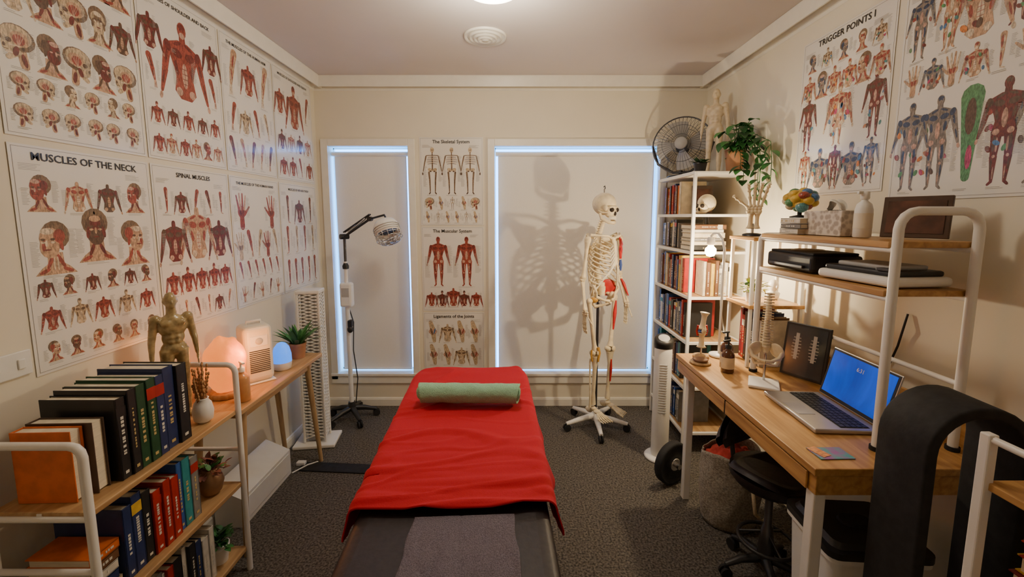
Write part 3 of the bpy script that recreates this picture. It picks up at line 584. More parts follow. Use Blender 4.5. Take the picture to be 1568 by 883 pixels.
for i in range(12):
    z0=zs[7+i][0]; y0=spx(z0)+.005; w=wid[i]; amax=[165,165,165,165,165,163,160,140,125,112,75,55][i]; dr=.035+.006*i
    for s in(-1,1):
        pts=[];n=16
        for k in range(n+1):
            t=k/n; a=rad(amax*t); yb=y0; yf=-.070-.022*math.sin(min(i,7)/7*1.5); yc=(yb+yf)/2; d=(yb-yf)/2
            pts.append((s*w*math.sin(a)**.8 if a<rad(90) else s*(w*math.sin(a)),yc+d*math.cos(a)+.012*math.sin(a),z0-dr*2.1*t+(.03*max(0,t-.75)*4*(i/9)) ))
        b.tube(pts,[.0066]*(n+1),'bone',6)
        if i<10:
            p=Vector(pts[-1]); q=Vector((s*.010,-.088-.004*min(i,5),1.352-.021*min(i,6.5)-.03)); b.tube([p,(p+q)/2+Vector((0,-.004,0)),q],.0062,'cream_plastic',6)
b.tube([(0,-.073,1.375),(0,-.082,1.34),(0,-.09,1.335),(0,-.100,1.20),(0,-.098,1.16)],[.022,.018,.014,.016,.005],'bone',10)
for s in(-1,1):
    b.tube([(s*.018,-.078,1.375),(s*.07,-.085,1.392),(s*.12,-.04,1.395),(s*.165,-.005,1.400)],[.010,.008,.008,.010],'bone',8)
    b.add([(s*.065,.085,1.37),(s*.16,.03,1.375),(s*.145,.045,1.33),(s*.095,.088,1.20),(s*.065,.095,1.26),(s*.065,.079,1.37),(s*.16,.022,1.375),(s*.145,.038,1.33),(s*.095,.08,1.20),(s*.065,.086,1.26)],[(0,1,2,3,4),(9,8,7,6,5),(0,5,6,1),(1,6,7,2),(2,7,8,3),(3,8,9,4),(4,9,5,0)],'bone')
    b.tube([(s*.068,.095,1.33),(s*.12,.075,1.365),(s*.17,.02,1.402)],[.005,.009,.012],'bone',8); b.ell((s*.163,.015,1.365),(.014,.016,.022),'bone'); b.tube([(s*.14,.02,1.38),(s*.14,-.02,1.375)],[.008,.006],'bone',6)
    sh=Vector((s*.184,.005,1.365)); el=Vector((s*.212,.02,1.075)); wr=Vector((s*.240,-.035,.855))
    b.ell(sh,(.026,.025,.026),'bone'); dog(b,sh,el,.0140); b.ell(el,(.028,.016,.016),'bone')
    dog(b,el+Vector((-s*.010,.006,-.012)),wr+Vector((-s*.010,.006,0)),.0078); dog(b,el+Vector((s*.012,-.004,-.014)),wr+Vector((s*.012,-.004,0)),.0074)
    if s>0:
        o=Vector((-.006,-.014,0))
        b.tube([sh+(el-sh)*.10+o,sh+(el-sh)*.3+o,sh+(el-sh)*.55+o],[.008,.015,.008],'bone_red',8); b.tube([sh+(el-sh)*.58+o,sh+(el-sh)*.72+o,sh+(el-sh)*.88+o],[.008,.013,.007],'bone_blue',8); b.tube([el+Vector((0,-.018,-.03)),el+(wr-el)*.3+Vector((0,-.018,0)),wr+Vector((0,-.014,.06))],[.007,.013,.005],'bone_red',8)
        b.tube([(.05,-.105,1.31),(.10,-.080,1.325),(.165,-.02,1.36)],[.008,.009,.006],'bone_red',8); b.tube([(.075,-.092,1.27),(.12,-.055,1.30),(.16,-.01,1.38)],[.007,.009,.005],'bone_red',8)
    for k in range(8): b.ell(wr+Vector((s*(.004*(k%2)-.002),-.018+.012*(k%4),-.010-.014*(k//4))),(.009,.0095,.009),'bone',nu=8,nv=6)
    for k in range(5):
        y=-.030+.0155*k; o=wr+Vector((0,y*.55,-.028)); L1=.058 if k else .038; d=Vector((s*.02,(y)*.55,-1)).normalized() if k else Vector((-s*.1,-.65,-1)).normalized()
        p=o
        for j,l in enumerate((L1,.038-.003*abs(k-2),.024,.018) if k else (L1,.028,.02)):
            q=p+d*l; dog(b,p,q,.0040,n=6,fl=1.6); p=q+d*.001; d=(d+Vector((-s*.10,-.04,0))).normalized()
    b.ell((s*.083,.03,.985),(.066,.012,.070),'bone' if s<0 else 'bone_red',rot=(rad(14),rad(-s*18),rad(s*-38)),nu=22,nv=14)
    b.tube([(s*.035,.07,1.0),(s*.06,.065,1.035),(s*.10,.03,1.045),(s*.135,-.02,1.02),(s*.130,-.04,.985)],[.009,.010,.010,.010,.008],'bone',8)
    b.ell((s*.105,.0,.925),(.030,.028,.032),'bone'); b.tube([(s*.13,-.04,.985),(s*.108,-.02,.94),(s*.06,-.055,.915),(s*.012,-.065,.905)],[.009,.015,.009,.012],'bone',8)
    b.tube([(s*.10,.015,.925),(s*.085,.03,.88),(s*.07,.02,.855),(s*.04,-.03,.872),(s*.012,-.06,.89)],[.017,.014,.015,.009,.009],'bone',8)
    b.tube([(s*.05,.075,.99),(s*.08,.05,.95),(s*.10,.01,.93)],[.014,.014,.016],'bone',8)
    hd=Vector((s*.105,-.002,.922)); b.ell(hd,(.025,.025,.025),'bone'); tr=Vector((s*.150,.01,.905)); b.tube([hd,tr],[.015,.018],'bone',8); b.ell(tr,(.020,.022,.026),'bone')
    kn=Vector((s*.088,-.005,.505)); b.tube([tr,tr+(kn-tr)*.12,tr+(kn-tr)*.5,tr+(kn-tr)*.85,kn+Vector((0,0,.02))],[.020,.0165,.015,.018,.028],'bone',12)
    for k in(-1,1): b.ell(kn+Vector((k*.021,.006,.002)),(.021,.029,.023),'bone')
    b.ell(kn+Vector((0,-.036,.008)),(.020,.010,.022),'bone')
    an=Vector((s*.085,.005,.085)); b.tube([kn+Vector((0,0,-.022)),kn+Vector((0,0,-.045)),kn+Vector((0,0,-.12)),an+Vector((0,0,.10)),an+Vector((0,0,.01))],[.034,.028,.0165,.0135,.021],'bone',12)
    b.tube([kn+Vector((s*.030,.014,-.045)),kn+Vector((s*.036,.018,-.07)),an+Vector((s*.024,.012,.08)),an+Vector((s*.026,.008,-.01))],[.010,.0065,.0065,.011],'bone',8)
    if s<0:
        b.tube([kn+Vector((0,-.030,.05)),kn+Vector((0,-.043,.01)),kn+Vector((0,-.032,-.06))],[.011,.011,.007],'ligament',8)
        for k in(-1,1): b.tube([kn+Vector((k*.038,0,.03)),kn+Vector((k*.043,0,-.01)),kn+Vector((k*.030,0,-.06))],.007,'ligament',6)
        b.ell(hd,(.032,.030,.030),'ligament')
    else:
        o=Vector((-.002,-.014,0)); b.tube([tr+(kn-tr)*.06+o,tr+(kn-tr)*.3+o,tr+(kn-tr)*.62+o],[.008,.016,.007],'bone_red',8); b.tube([kn+Vector((-.006,-.020,-.08)),kn+Vector((-.006,-.020,-.16)),kn+Vector((-.004,-.014,-.26))],[.006,.010,.005],'bone_red',8)
    b.ell((s*.085,.0,.062),(.020,.026,.018),'bone'); b.ell((s*.085,.045,.040),(.018,.034,.024),'bone'); b.ell((s*.086,-.035,.050),(.028,.028,.015),'bone')
    for k in range(5):
        x0=s*(.070+.0095*k); x1=s*(.062+.018*k); p=Vector((x0,-.055,.046)); q=Vector((x1,-.120+.006*k,.022)); dog(b,p,q,.0052 if k else .007,n=6,fl=1.5); dog(b,q,q+Vector((s*.001*k,-.030,-.006)),.0045 if k else .0065,n=6,fl=1.5); dog(b,q+Vector((s*.001*k,-.031,-.006)),q+Vector((s*.001*k,-.048,-.009)),.0038 if k else .006,n=6,fl=1.4)
b.tube([(0,.055,1.0),(0,.070,.95),(0,.062,.905),(0,.045,.875)],[.038,.028,.015,.006],'bone',12)
b.T=Matrix.Identity(4)
b.cyl((0,.045,.10),(0,.045,.94),.0095,'dark_steel'); b.cyl((0,.015,1.56),(0,.015,1.612),.004,'steel'); b.tube([(0,.015,1.605),(.010,.015,1.616),(.004,.015,1.63),(-.006,.015,1.622)],.003,'black_plastic')
b.lathe([(.032,.055),(.032,.085),(.016,.105),(.014,.14)],(0,.045,0),'white_metal')
for i in range(5):
    a=rad(72*i+15); c,s=math.cos(a),math.sin(a)
    b.tube([(c*.02,.045+s*.02,.080),(c*.12,.045+s*.12,.068),(c*.215,.045+s*.215,.052)],[.021,.018,.013],'white_metal',8); b.cyl((c*.21,.045+s*.21,.055),(c*.21,.045+s*.21,.03),.006,'black_plastic')
    for k in(-1,1): b.cyl((c*.21-s*.014*k,.045+s*.21+c*.014*k,.0245),(c*.21-s*.005*k,.045+s*.21+c*.005*k,.0245),.024,'black_rubber',n=16)
b.done('anatomical_skeleton_model',(.60,2.70,.001),(0,0,rad(38)))

# ---------------------------------------------------------------- tall bookshelf (right)
sx0,sx1,sy0,sy1=1.035,1.355,2.40,2.975; TZ=(1.69,1.45,1.236,.97,.70,.42,.14)
b=M()
for y in(sy0,sy1):
    for x in(sx0,sx1): b.box((x,y,.846),(.018,.018,1.688),'white_metal',bev=.003)
    for z in TZ: b.box(((sx0+sx1)/2,y,z-.008),(sx1-sx0,.016,.016),'white_metal',bev=.002)
for z in TZ:
    b.box(((sx0+sx1)/2,(sy0+sy1)/2,z-.008),(sx1-sx0,sy1-sy0,.014),'wood_light' if z<1.6 else 'white_metal',bev=.002)
    for x in(sx0,sx1): b.box((x,(sy0+sy1)/2,z-.008),(.016,sy1-sy0,.018),'white_metal',bev=.002)
b.tube([(sx1,sy0,.2),(sx1,sy1,1.6)],.004,'white_metal')
b.done('tall_bookshelf')
def RT(y,x,z): return TR(x,y,z,rz=rad(-90))
g=.001
b=M(); row(b,RT(2.95,1.06,1.45+g),.30,['maroon','brown','orange','cream','dkbrown','red','navy'],H=(.17,.205),D=(.15,.18),t=(.018,.034)); b.done('books_upper_tier')
b=M(); b.ell((0,0,.062),(.048,.056,.052),'bone'); b.ell((0,-.04,.035),(.034,.03,.032),'bone'); b.ell((-.017,-.064,.045),(.012,.01,.012),'dark_void'); b.ell((.017,-.064,.045),(.012,.01,.012),'dark_void'); b.ell((0,-.067,.026),(.006,.008,.010),'dark_void'); b.tube([(-.034,-.01,.03),(-.028,-.05,.01),(0,-.066,.008),(.028,-.05,.01),(.034,-.01,.03)],.008,'bone'); b.done('skull_model',(1.14,2.47,1.452),(0,0,rad(-60)))
b=M(); b.box((0,0,.09),(.12,.012,.17),'cover_dkbrown',bev=.002); b.box((0,-.008,.09),(.09,.002,.13),'photo_dark'); b.done('small_picture_frame',(1.18,2.62,1.4515),(rad(-4),0,rad(-10)))
b=M(); z=stack(b,TR(1.14,2.44,1.236+g),6,['black','cream','grey','cream','white','brown'],H=(.19,.21),D=(.14,.17),t=(.016,.032)); row(b,RT(2.95,1.06,1.236+g),.30,['black','grey','cream','dkbrown'],H=(.15,.18),t=(.02,.035)); b.done('books_second_tier')
b=M(); row(b,RT(2.95,1.05,.97+g),.40,['navy','brown','maroon','blue','yellow','cream','red','dkbrown','orange'],H=(.18,.235),D=(.16,.19),t=(.016,.03)); row(b,TR(1.12,2.42,.97+g),.20,['cream','brown','yellow','brown','grey','white'],H=(.18,.22),D=(.10,.11),t=(.016,.03)); b.done('books_third_tier')
b=M(); row(b,RT(2.95,1.05,.70+g),.46,['black','white','navy','grey','black','blue','red'],H=(.18,.235),D=(.16,.2),t=(.02,.04)); b.done('books_fourth_tier')
b=M(); row(b,RT(2.95,1.05,.42+g),.44,['navy','teal','black','white','brown'],H=(.18,.235),D=(.16,.2),t=(.02,.04)); b.done('books_fifth_tier')
b=M(); row(b,RT(2.95,1.05,.14+g),.44,['navy','blue','black','grey','navy'],H=(.18,.235),D=(.16,.2),t=(.02,.04)); b.done('books_bottom_tier')
# fan
b=M(); b.lathe([(.085,0),(.088,.006),(.08,.014),(.02,.024)],(0,0,0),'black_plastic'); b.cyl((0,0,.02),(0,0,.05),.012,'dark_steel')
b.tube([(-.19,.02,.225),(-.15,.02,.10),(-.05,.02,.04),(.05,.02,.04),(.15,.02,.10),(.19,.02,.225)],.008,'dark_steel')
b.T=TR(0,.0,.215,rx=rad(84)); Rr=.185
for k in range(44):
    a=2*math.pi*k/44; c,s=math.cos(a),math.sin(a)
    for zz in(1,-1): b.tube([(c*.04,s*.04,zz*.055),(c*Rr*.75,s*Rr*.75,zz*.045),(c*Rr,s*Rr,0)],.0011,'dark_steel',4,cap=False)
b.tube([(Rr*math.cos(rad(a)),Rr*math.sin(rad(a)),0) for a in range(0,360,10)],.005,'dark_steel',6,closed=True)
for rr_ in(.06,.12):
    for zz in(.054,-.054): b.tube([(rr_*math.cos(rad(a)),rr_*math.sin(rad(a)),zz*(1-.1*(rr_>.1))) for a in range(0,360,15)],.0016,'dark_steel',4,closed=True)
b.lathe([(.001,.062),(.036,.062),(.040,.055),(.040,.05)],(0,0,0),'grey_plastic'); b.cyl((0,0,-.06),(0,0,-.13),.045,'dark_steel',.035)
for k in range(4):
    def blade(u,v,k=k):
        r=.035+.125*v; a=k*math.pi/2+(u-.5)*(1.0-.15*v)+.25*v; return (r*math.cos(a),r*math.sin(a),(u-.5)*.05)
    b.grid(blade,6,6,'grey_plastic')
b.T=Matrix.Identity(4)
b.done('desk_fan',(1.125,2.84,1.6915),(0,0,rad(-28)))
spiky('potted_succulent',(1.09,2.47,1.6915),.038,.055,40,.05,.010,'leaf_dark','black_plastic',15,85)
# pothos
b=M(); pot(b,.055,.125,'terracotta')
for i in range(46):
    a=R.uniform(0,6.28); rr_=R.uniform(.03,.11); q0=Vector((0,0,.115)); p=q0+Vector((math.cos(a)*rr_*.8,math.sin(a)*rr_-.03,R.uniform(.02,.15)))
    p.x=min(p.x,.015); p.y=min(p.y,.0)
    b.tube([q0,(q0+p)/2+Vector((0,0,.03)),p],.0016,'leaf',5,cap=False); leaf(b,p,(math.cos(a)*.6-.15,-abs(math.sin(a))-.2,R.uniform(-.5,.3)),R.uniform(.055,.08),.026,R.choice(['leaf','leaf','leaf_dark']),curl=.45)
for sx_,sy_,ln in((-.02,-.12,.18),(.03,-.17,.26),(.0,-.24,.28),(.02,-.30,.20),(-.04,-.12,.12),(.02,-.20,.14)):
    pts=[Vector((0,0,.115)),Vector((sx_*.6,sy_*.5,.19)),Vector((sx_,sy_,.12)),Vector((sx_,sy_-.02,.12-ln*.5)),Vector((sx_,sy_-.02,.12-ln))]; b.tube(pts,.0018,'leaf',5,cap=False)
    for j in range(14):
        t=j/13*(len(pts)-1.001); k=int(t); p=pts[k].lerp(pts[k+1],t-k); a=R.uniform(0,6.28)
        leaf(b,p,(math.cos(a)*.8-.4,math.sin(a)*.6-.5,-.25),R.uniform(.05,.075),.025,R.choice(['leaf','leaf','leaf_dark']),curl=.4)
b.done('potted_pothos',(1.285,2.465,1.6915))

# ---------------------------------------------------------------- desk & hutch
dx0,dx1,dy0,dy1,dz=.828,1.355,1.07,2.05,.75
b=M(); b.box(((dx0+dx1)/2,(dy0+dy1)/2,dz-.011),(dx1-dx0,dy1-dy0,.022),'wood_desk',bev=.003)
b.box(((dx0+dx1)/2+.004,(dy0+dy1)/2,dz-.052),(dx1-dx0-.012,dy1-dy0-.012,.058),'wood_desk',bev=.002)
for k in range(2):
    b.box((dx0+.005,dy0+.03+(k+.5)*.46,dz-.053),(.006,.452,.052),'wood_desk',bev=.002)
b.box((dx0+.004,dy0+.03+.46,dz-.053),(.004,.004,.054),'dark_void')
b.box((dx1-.008,1.45,dz+.05),(.014,.70,.10),'wood_desk',bev=.002)
for x,y in((dx0+.03,dy0+.03),(dx1-.03,dy0+.03),(dx0+.06,dy1-.05),(dx1-.03,dy1-.03)): b.box((x,y,.335),(.034,.034,.668),'white_metal',bev=.004)
b.box((dx1-.03,(dy0+dy1)/2,.09),(.02,dy1-dy0-.06,.02),'white_metal')
b.done('desk')
hx0,hx1,hy0,hy1=1.075,1.30,1.165,1.80; U1,U2=1.365,1.225
b=M()
def hframe(y,top,x0=hx0,x1=hx1,cr=.05):
    z0=dz+.001; pts=[(x0,y,z0),(x0,y,top-cr)]+[(x0+cr*(1-math.cos(rad(a))),y,top-cr+cr*math.sin(rad(a))) for a in(22,45,67,90)]+[(x1-cr*(1-math.cos(rad(a))),y,top-cr+cr*math.sin(rad(a))) for a in(90,67,45,22)]+[(x1,y,top-cr),(x1,y,z0)]
    b.tube(pts,.0125,'white_metal',n=12)
    for x in(x0,x1): b.cyl((x,y,z0),(x,y,z0+.012),.017,'black_rubber')
hframe(hy0,1.45); hframe(hy1,1.355,cr=.02)
for z in(U1,U2):
    b.box(((hx0+hx1)/2+.004,(hy0+hy1)/2,z-.010),(hx1-hx0+.03,hy1-hy0-.03,.018),'wood_desk',bev=.002)
    for x in(hx0,hx1): b.tube([(x,hy0,z-.024),(x,hy1,z-.024)],.0085,'white_metal',8)
b.tube([(hx1,hy0,.95),(hx1,hy1,.95)],.0085,'white_metal',8)
b.done('desk_hutch_shelf')
b=M()
for x in(1.075,1.30):
    for y in(1.85,2.03): b.box((x,y,(dz+1.34)/2+.0005),(.014,.014,1.34-dz-.001),'white_metal',bev=.002)
for z in(1.345,1.04): b.box((1.1875,1.94,z-.009),(.25,.21,.016),'wood_desk',bev=.002)
b.done('riser_shelf')
e=.001
b=M(); b.box((0,0,.045),(.10,.19,.09),'tissue_box',bev=.003); b.ell((0,0,.09),(.018,.05,.003),'dark_void'); b.grid(lambda u,v:((u-.5)*.03+.006*math.sin(v*9),(v-.5)*.07,.09+.035*math.sin(math.pi*v)+.008*math.sin(u*8)),6,10,'white_ink'); b.done('tissue_box',(1.19,1.55,U1+e))
b=M(); b.lathe([(.022,0),(.025,.003),(.025,.09),(.02,.11),(.009,.12),(.009,.128)],(0,0,0),'white_plastic'); b.lathe([(.011,.125),(.013,.13),(.012,.15),(.006,.152)],(0,0,0),'white_plastic'); b.box((-.010,0,.147),(.030,.010,.010),'white_plastic',bev=.002); b.lathe([(.0255,.03),(.0255,.08)],(0,0,0),'cream_plastic'); b.done('spray_bottle',(1.165,1.395,U1+e))
b=M(); b.box((0,0,.065),(.16,.012,.128),'cover_dkbrown',bev=.002); b.box((0,-.007,.065),(.135,.002,.10),'photo_dark'); b.box((0,.022,.02),(.03,.04,.006),'cover_dkbrown'); b.done('picture_frame',(1.235,1.29,U1+e+.002),(rad(-6),0,rad(-60)))
b=M(); zt=stack(b,TR(-.065,0,0,rz=rad(-90))@Matrix.Translation((.060,0,0)),3,['white','grey','white'],H=(.11,.12),D=(.12,.14),t=(.016,.022)); b.done('reference_books_stack',(1.175,1.742,U1+e))
b=M(); b.lathe([(.035,0),(.035,.006),(.008,.012),(.008,.03)],(0,0,0),'black_plastic')
cs=['ink_orange','ink_green','ink_blue','ink_mag','cover_yellow','ink_teal','bone','ink_red']
for i in range(26):
    a=i*2.4; zz=1-2*(i+.5)/26; rr_=math.sqrt(1-zz*zz)
    b.ell((rr_*math.cos(a)*.042,rr_*math.sin(a)*.054,.074+zz*.034),(.021,.021,.017),cs[i%8] if i%3 else 'cover_yellow',nu=10,nv=8)
b.ell((0,0,.074),(.05,.062,.041),'cover_yellow'); b.ell((-.02,-.04,.043),(.024,.022,.022),'ink_teal'); b.done('brain_model',(1.185,1.735,U1+e+zt+.001))
# hand skeleton
b=M(); b.T=Matrix.Scale(1.25,4); b.lathe([(.035,0),(.035,.010),(.02,.014)],(0,0,0),'black_plastic'); b.cyl((0,0,.01),(0,0,.05),.004,'steel'); dog(b,(-.01,0,.03),(-.01,0,.09),.008); dog(b,(.012,0,.03),(.012,0,.09),.007)
for k in range(8): b.ell((-.018+.012*(k%4),0,.095+.011*(k//4)),(.009,.008,.009),'bone',nu=8,nv=6)
for k in range(5):
    p=Vector((-.022+.011*k,0,.112)); d=Vector(((-.30+.14*k),-.05,1)).normalized() if k else Vector((-.85,-.2,.7)).normalized()
    for l in((.036,.024,.018,.012) if k else (.03,.022,.018)): q=p+d*l; dog(b,p,q,.0044,n=6,fl=1.6); p=q; d=(d+Vector((0,-.22,0))).normalized()
b.done('hand_skeleton_model',(1.14,1.985,1.3405),(0,0,rad(-25)))
b=M(); b.box((0,0,.035),(.19,.27,.062),'black_plastic',bev=.012,seg=3); b.box((0,0,.070),(.17,.25,.010),'black_rubber',bev=.004); b.box((-.097,0,.022),(.02,.2,.012),'dark_steel',bev=.002); b.lathe([(.001,.082),(.05,.080),(.06,.076)],(.0,.02,0),'key_dark'); b.done('printer',(1.185,1.645,U2+e))
b=M(); b.box((0,0,.017),(.20,.27,.030),'white_plastic',bev=.012,seg=3); b.box((0,0,.040),(.17,.24,.018),'black_plastic',bev=.007); b.box((0,.0,.055),(.13,.18,.014),'grey_plastic',bev=.005); b.box((-.07,-.09,.052),(.04,.04,.008),'key_dark',bev=.002); b.done('flatbed_scanner',(1.185,1.335,U2+e),(0,0,rad(5)))
bushy('potted_yellow_plant',(1.12,1.925,1.0405),.03,.05,60,.075,'leaf_yellow','leaf','white_plastic',.030)
b=M(); b.ell((0,0,.065),(.022,.026,.03),'white_plastic'); b.lathe([(.02,0),(.026,.01),(.03,.03),(.012,.042),(.011,.05)],(0,0,0),'white_plastic'); b.ell((0,-.026,.062),(.005,.007,.008),'white_plastic'); b.done('small_head_bust',(1.26,1.99,1.0405))
b=M(); LX,LY=1.02,2.0
b.lathe([(.04,0),(.045,.004),(.045,.012),(.01,.018)],(0,0,0),'white_metal'); b.tube([(0,0,.015),(0,0,.53),(-.003,.02,.575),(-.003,.06,.60),(-.003,.11,.60),(-.003,.135,.585)],.006,'white_metal',8)
b.lathe([(.014,.58),(.018,.575),(.020,.545),(.016,.54)],(-.003,.135,0),'white_metal'); b.done('bulb_lamp',(LX,LY,dz+e))
b=M(); b.lathe([(.002,-.055),(.018,-.05),(.027,-.032),(.026,-.014),(.014,.0),(.012,.012)],(0,0,0),'bulb_glow'); lb=b.done('light_bulb'); lb.parent=bpy.data.objects['bulb_lamp']; lb.location=(-.003,.135,.535)
b=M(); row(b,RT(1.80+.225,1.12,dz+e),.205,['maroon','red','dkbrown','navy','black','brown','white'],H=(.21,.25),D=(.14,.16),t=(.018,.034)); b.done('desk_books')
# spine model
b=M(); b.box((0,0,.006),(.11,.12,.012),'white_plastic',bev=.004); b.cyl((0,.03,.01),(0,.03,.12),.005,'steel'); b.tube([(0,.03,.12),(0,.035,.25),(0,.025,.37)],.003,'steel',6)
b.tube([(0,.02,.13),(0,.03,.16)],[.008,.02],'bone')
for k in range(20):
    t=k/19; z=.16+.215*t; y=.018+.012*math.sin(t*6); r=.0155-.006*t; b.cyl((0,y,z-.004),(0,y,z+.004),r,'bone',n=12); b.tube([(0,y+r,z),(0,y+r+.012,z-.005)],[.003,.002],'bone',5); b.tube([(-r-.008,y+.006,z),(r+.008,y+.006,z)],.0028,'bone',5)
for s in(-1,1):
    b.ell((s*.038,.012,.145),(.030,.007,.033),'bone',rot=(rad(14),rad(-s*18),rad(-s*38))); b.tube([(s*.058,0,.15),(s*.048,-.005,.12),(s*.02,-.025,.11),(0,-.028,.108)],[.005,.009,.006,.007],'bone',6); b.tube([(s*.048,0,.118),(s*.037,.005,.088),(s*.018,-.015,.093),(0,-.026,.10)],[.008,.008,.005,.005],'bone',6)
b.done('spine_model',(1.03,1.645,dz+e),(0,0,rad(-30)))
b=M(); b.T=Matrix.Scale(1.12,4); b.box((0,0,.105),(.155,.010,.205),'black_plastic',bev=.003); b.box((0,-.006,.105),(.135,.001,.185),'photo_xray')
for x in(-.03,.03):
    b.box((x,-.0068,.12),(.012,.0006,.10),'ink_grey')
    for k in range(7): b.box((x,-.0070,.08+.012*k),(.034-.003*abs(k-3),.0006,.003),'ink_grey')
b.box((0,.02,.06),(.03,.035,.004),'black_plastic',rot=(rad(50),0,0)); b.done('framed_xray_print',(1.22,1.70,dz+e+.002),(rad(-9),0,rad(-62)))
# laptop
b=M(); b.box((0,0,.008),(.30,.205,.014),'silver',bev=.004); b.box((0,.03,.0155),(.27,.09,.001),'key_dark')
for r_ in range(5):
    for c_ in range(14): b.box((-.125+.0192*c_,.065-.0175*r_,.017),(.0165,.0145,.002),'black_plastic')
b.box((0,-.062,.0155),(.09,.055,.001),'grey_plastic')
b.T=TR(0,.102,.016,rx=rad(-14)); b.box((0,.004,.092),(.30,.006,.184),'silver',bev=.003); b.box((0,.0005,.092),(.292,.001,.176),'black_plastic')
b.box((0,-.0005,.095),(.276,.001,.158),'screen_blue')
b.text('6:31',.020,TR(.0,-.0016,.135,rx=rad(90)),'white_ink')
b.T=Matrix.Identity(4); lp=b.done('laptop',(1.07,1.40,dz+e),(0,0,rad(-93)))
m=MATS['screen_blue']; bs=m.node_tree.nodes['Principled BSDF']; rp=[n for n in m.node_tree.nodes if n.type=='VALTORGB'][0]
rp.color_ramp.elements[0].color=(0,.010,.14,1); rp.color_ramp.elements[1].color=(.005,.11,.95,1); m.node_tree.links.new(rp.outputs['Color'],bs.inputs['Emission Color']); bs.inputs['Emission Strength'].default_value=.8
b=M(); b.box((0,0,.001),(.06,.10,.002),'card_purple',rot=(0,0,.2)); b.box((.0,.03,.0025),(.05,.03,.001),'ink_orange',rot=(0,0,.5)); b.done('sticker_cards',(.925,1.145,dz+e),(0,0,rad(80)))
b=M(); b.box((0,0,.003),(.10,.10,.006),'cover_brown',bev=.002); b.box((-.005,0,.013),(.07,.075,.014),'white_plastic',bev=.005); b.done('charging_pad',(1.18,1.19,dz+e))
b=M(); b.lathe([(.001,0),(.045,0),(.047,.004),(.045,.010),(.001,.010)],(0,0,0),'wood_leg'); b.lathe([(.03,.0105),(.035,.02),(.03,.022)],(0,0,0),'cover_brown'); b.done('wooden_coaster',(.885,1.90,dz+e))
for x,y,h in((.955,1.79,.15),(.985,1.86,.17)):
    b=M(); k=h/.16; b.lathe([(.024,0),(.027,.004),(.027,.085*k),(.02,.10*k),(.010,.108*k),(.010,.118*k)],(0,0,0),'amber'); b.lathe([(.0275,.02),(.0275,.07)],(0,0,0),'cover_cream'); b.lathe([(.013,.115*k),(.013,.13*k),(.004,.132*k),(.004,.15*k)],(0,0,0),'black_plastic'); b.box((-.010,0,.152*k),(.036,.010,.008),'black_plastic',bev=.002); b.done('amber_pump_bottle',(x,y,dz+e),(0,0,rad(20)))
b=M(); b.lathe([(.035,0),(.038,.004),(.036,.012),(.01,.018)],(0,0,0),'wood_leg'); b.cyl((0,0,.015),(0,0,.06),.004,'steel'); dog(b,(0,0,.05),(0,0,.125),.012,fl=1.9); dog(b,(0,0,.14),(.01,0,.225),.012,fl=1.9); b.ell((0,-.02,.135),(.012,.008,.014),'bone')
for s in(-1,1): b.tube([(s*.02,0,.11),(s*.025,0,.132),(s*.02,0,.16)],.005,'bone_red',6)
b.ell((0,0,.132),(.024,.02,.006),'bone_blue'); b.done('knee_joint_model',(.925,1.985,dz+e))
b=M(); b.tube([(0,0,0),(-.01,.0,-.05),(-.004,.02,-.12),(0,.05,-.20)],.004,'black_plastic',6); b.done('wall_cable',(XR-.008,1.42,1.10))

# ---------------------------------------------------------------- floor items right
b=M(); b.lathe([(.001,0),(.085,0),(.088,.006),(.08,.016),(.05,.020)],(0,0,0),'white_plastic'); b.lathe([(.048,.018),(.050,.03),(.050,.66),(.047,.68)],(0,0,0),'white_plastic'); b.T=TR(0,0,.70,ry=rad(0),rx=rad(25)); b.lathe([(.05,-.03),(.053,-.01),(.053,.03),(.045,.042),(.02,.044)],(0,0,0),'black_plastic'); b.lathe([(.001,.0445),(.03,.0445),(.032,.043)],(0,0,0),'grey_plastic'); b.T=Matrix.Identity(4)
for k in range(20): b.box((0,-.0495,.30+k*.015),(.045,.004,.004),'grey_plastic')
b.done('tower_fan',(.885,2.37,.001),(0,0,rad(-15)))
b=M(); b.T=TR(0,0,.118,ry=rad(90)); b.lathe([(.03,-.022),(.05,-.022),(.06,-.012),(.095,-.012),(.10,-.022),(.115,-.018),(.115,.018),(.10,.022),(.095,.012),(.06,.012),(.05,.022),(.03,.022)],(0,0,0),'black_rubber',n=40); b.lathe([(.012,-.05),(.014,.05)],(0,0,0),'steel'); b.lathe([(.030,-.026),(.034,-.024),(.034,.024),(.030,.026)],(0,0,0),'steel')
b.done('weight_plate',(.865,2.12,.0),(0,0,rad(-62)))
b=M()
def bag(u,v):
    a=u*2*math.pi; r=.122+.018*math.sin(v*2.4)+.012*nz(math.cos(a)*1.5,math.sin(a)*1.5,v*2)+.01*nz(math.cos(a)*4,math.sin(a)*4,v*4); return (r*math.cos(a),r*math.sin(a)*.85,.005+.34*v+.02*v*math.sin(2*a))
b.grid(bag,48,20,'fabric_bag'); b.lathe([(.001,.004),(.12,.004),(.12,.006)],(0,0,0),'fabric_bag',sc=(1,.85))
b.grid(lambda u,v:(.12*math.cos(u*6.2832)*v,.10*math.sin(u*6.2832)*v,.30+.07*(1-v*v)+.03*nz(v*4*math.cos(u*6.28),v*4*math.sin(u*6.28))),36,10,'red_cloth')
b.tube([(.03,-.12,.25),(.02,-.15,.22),(.03,-.155,.14),(.07,-.15,.10),(.11,-.14,.14),(.11,-.11,.24)],.008,'rope',8)
b.done('fabric_tote_bag',(1.035,1.85,.001),(0,0,0),[('SOLIDIFY',dict(thickness=.003))])
b=M()
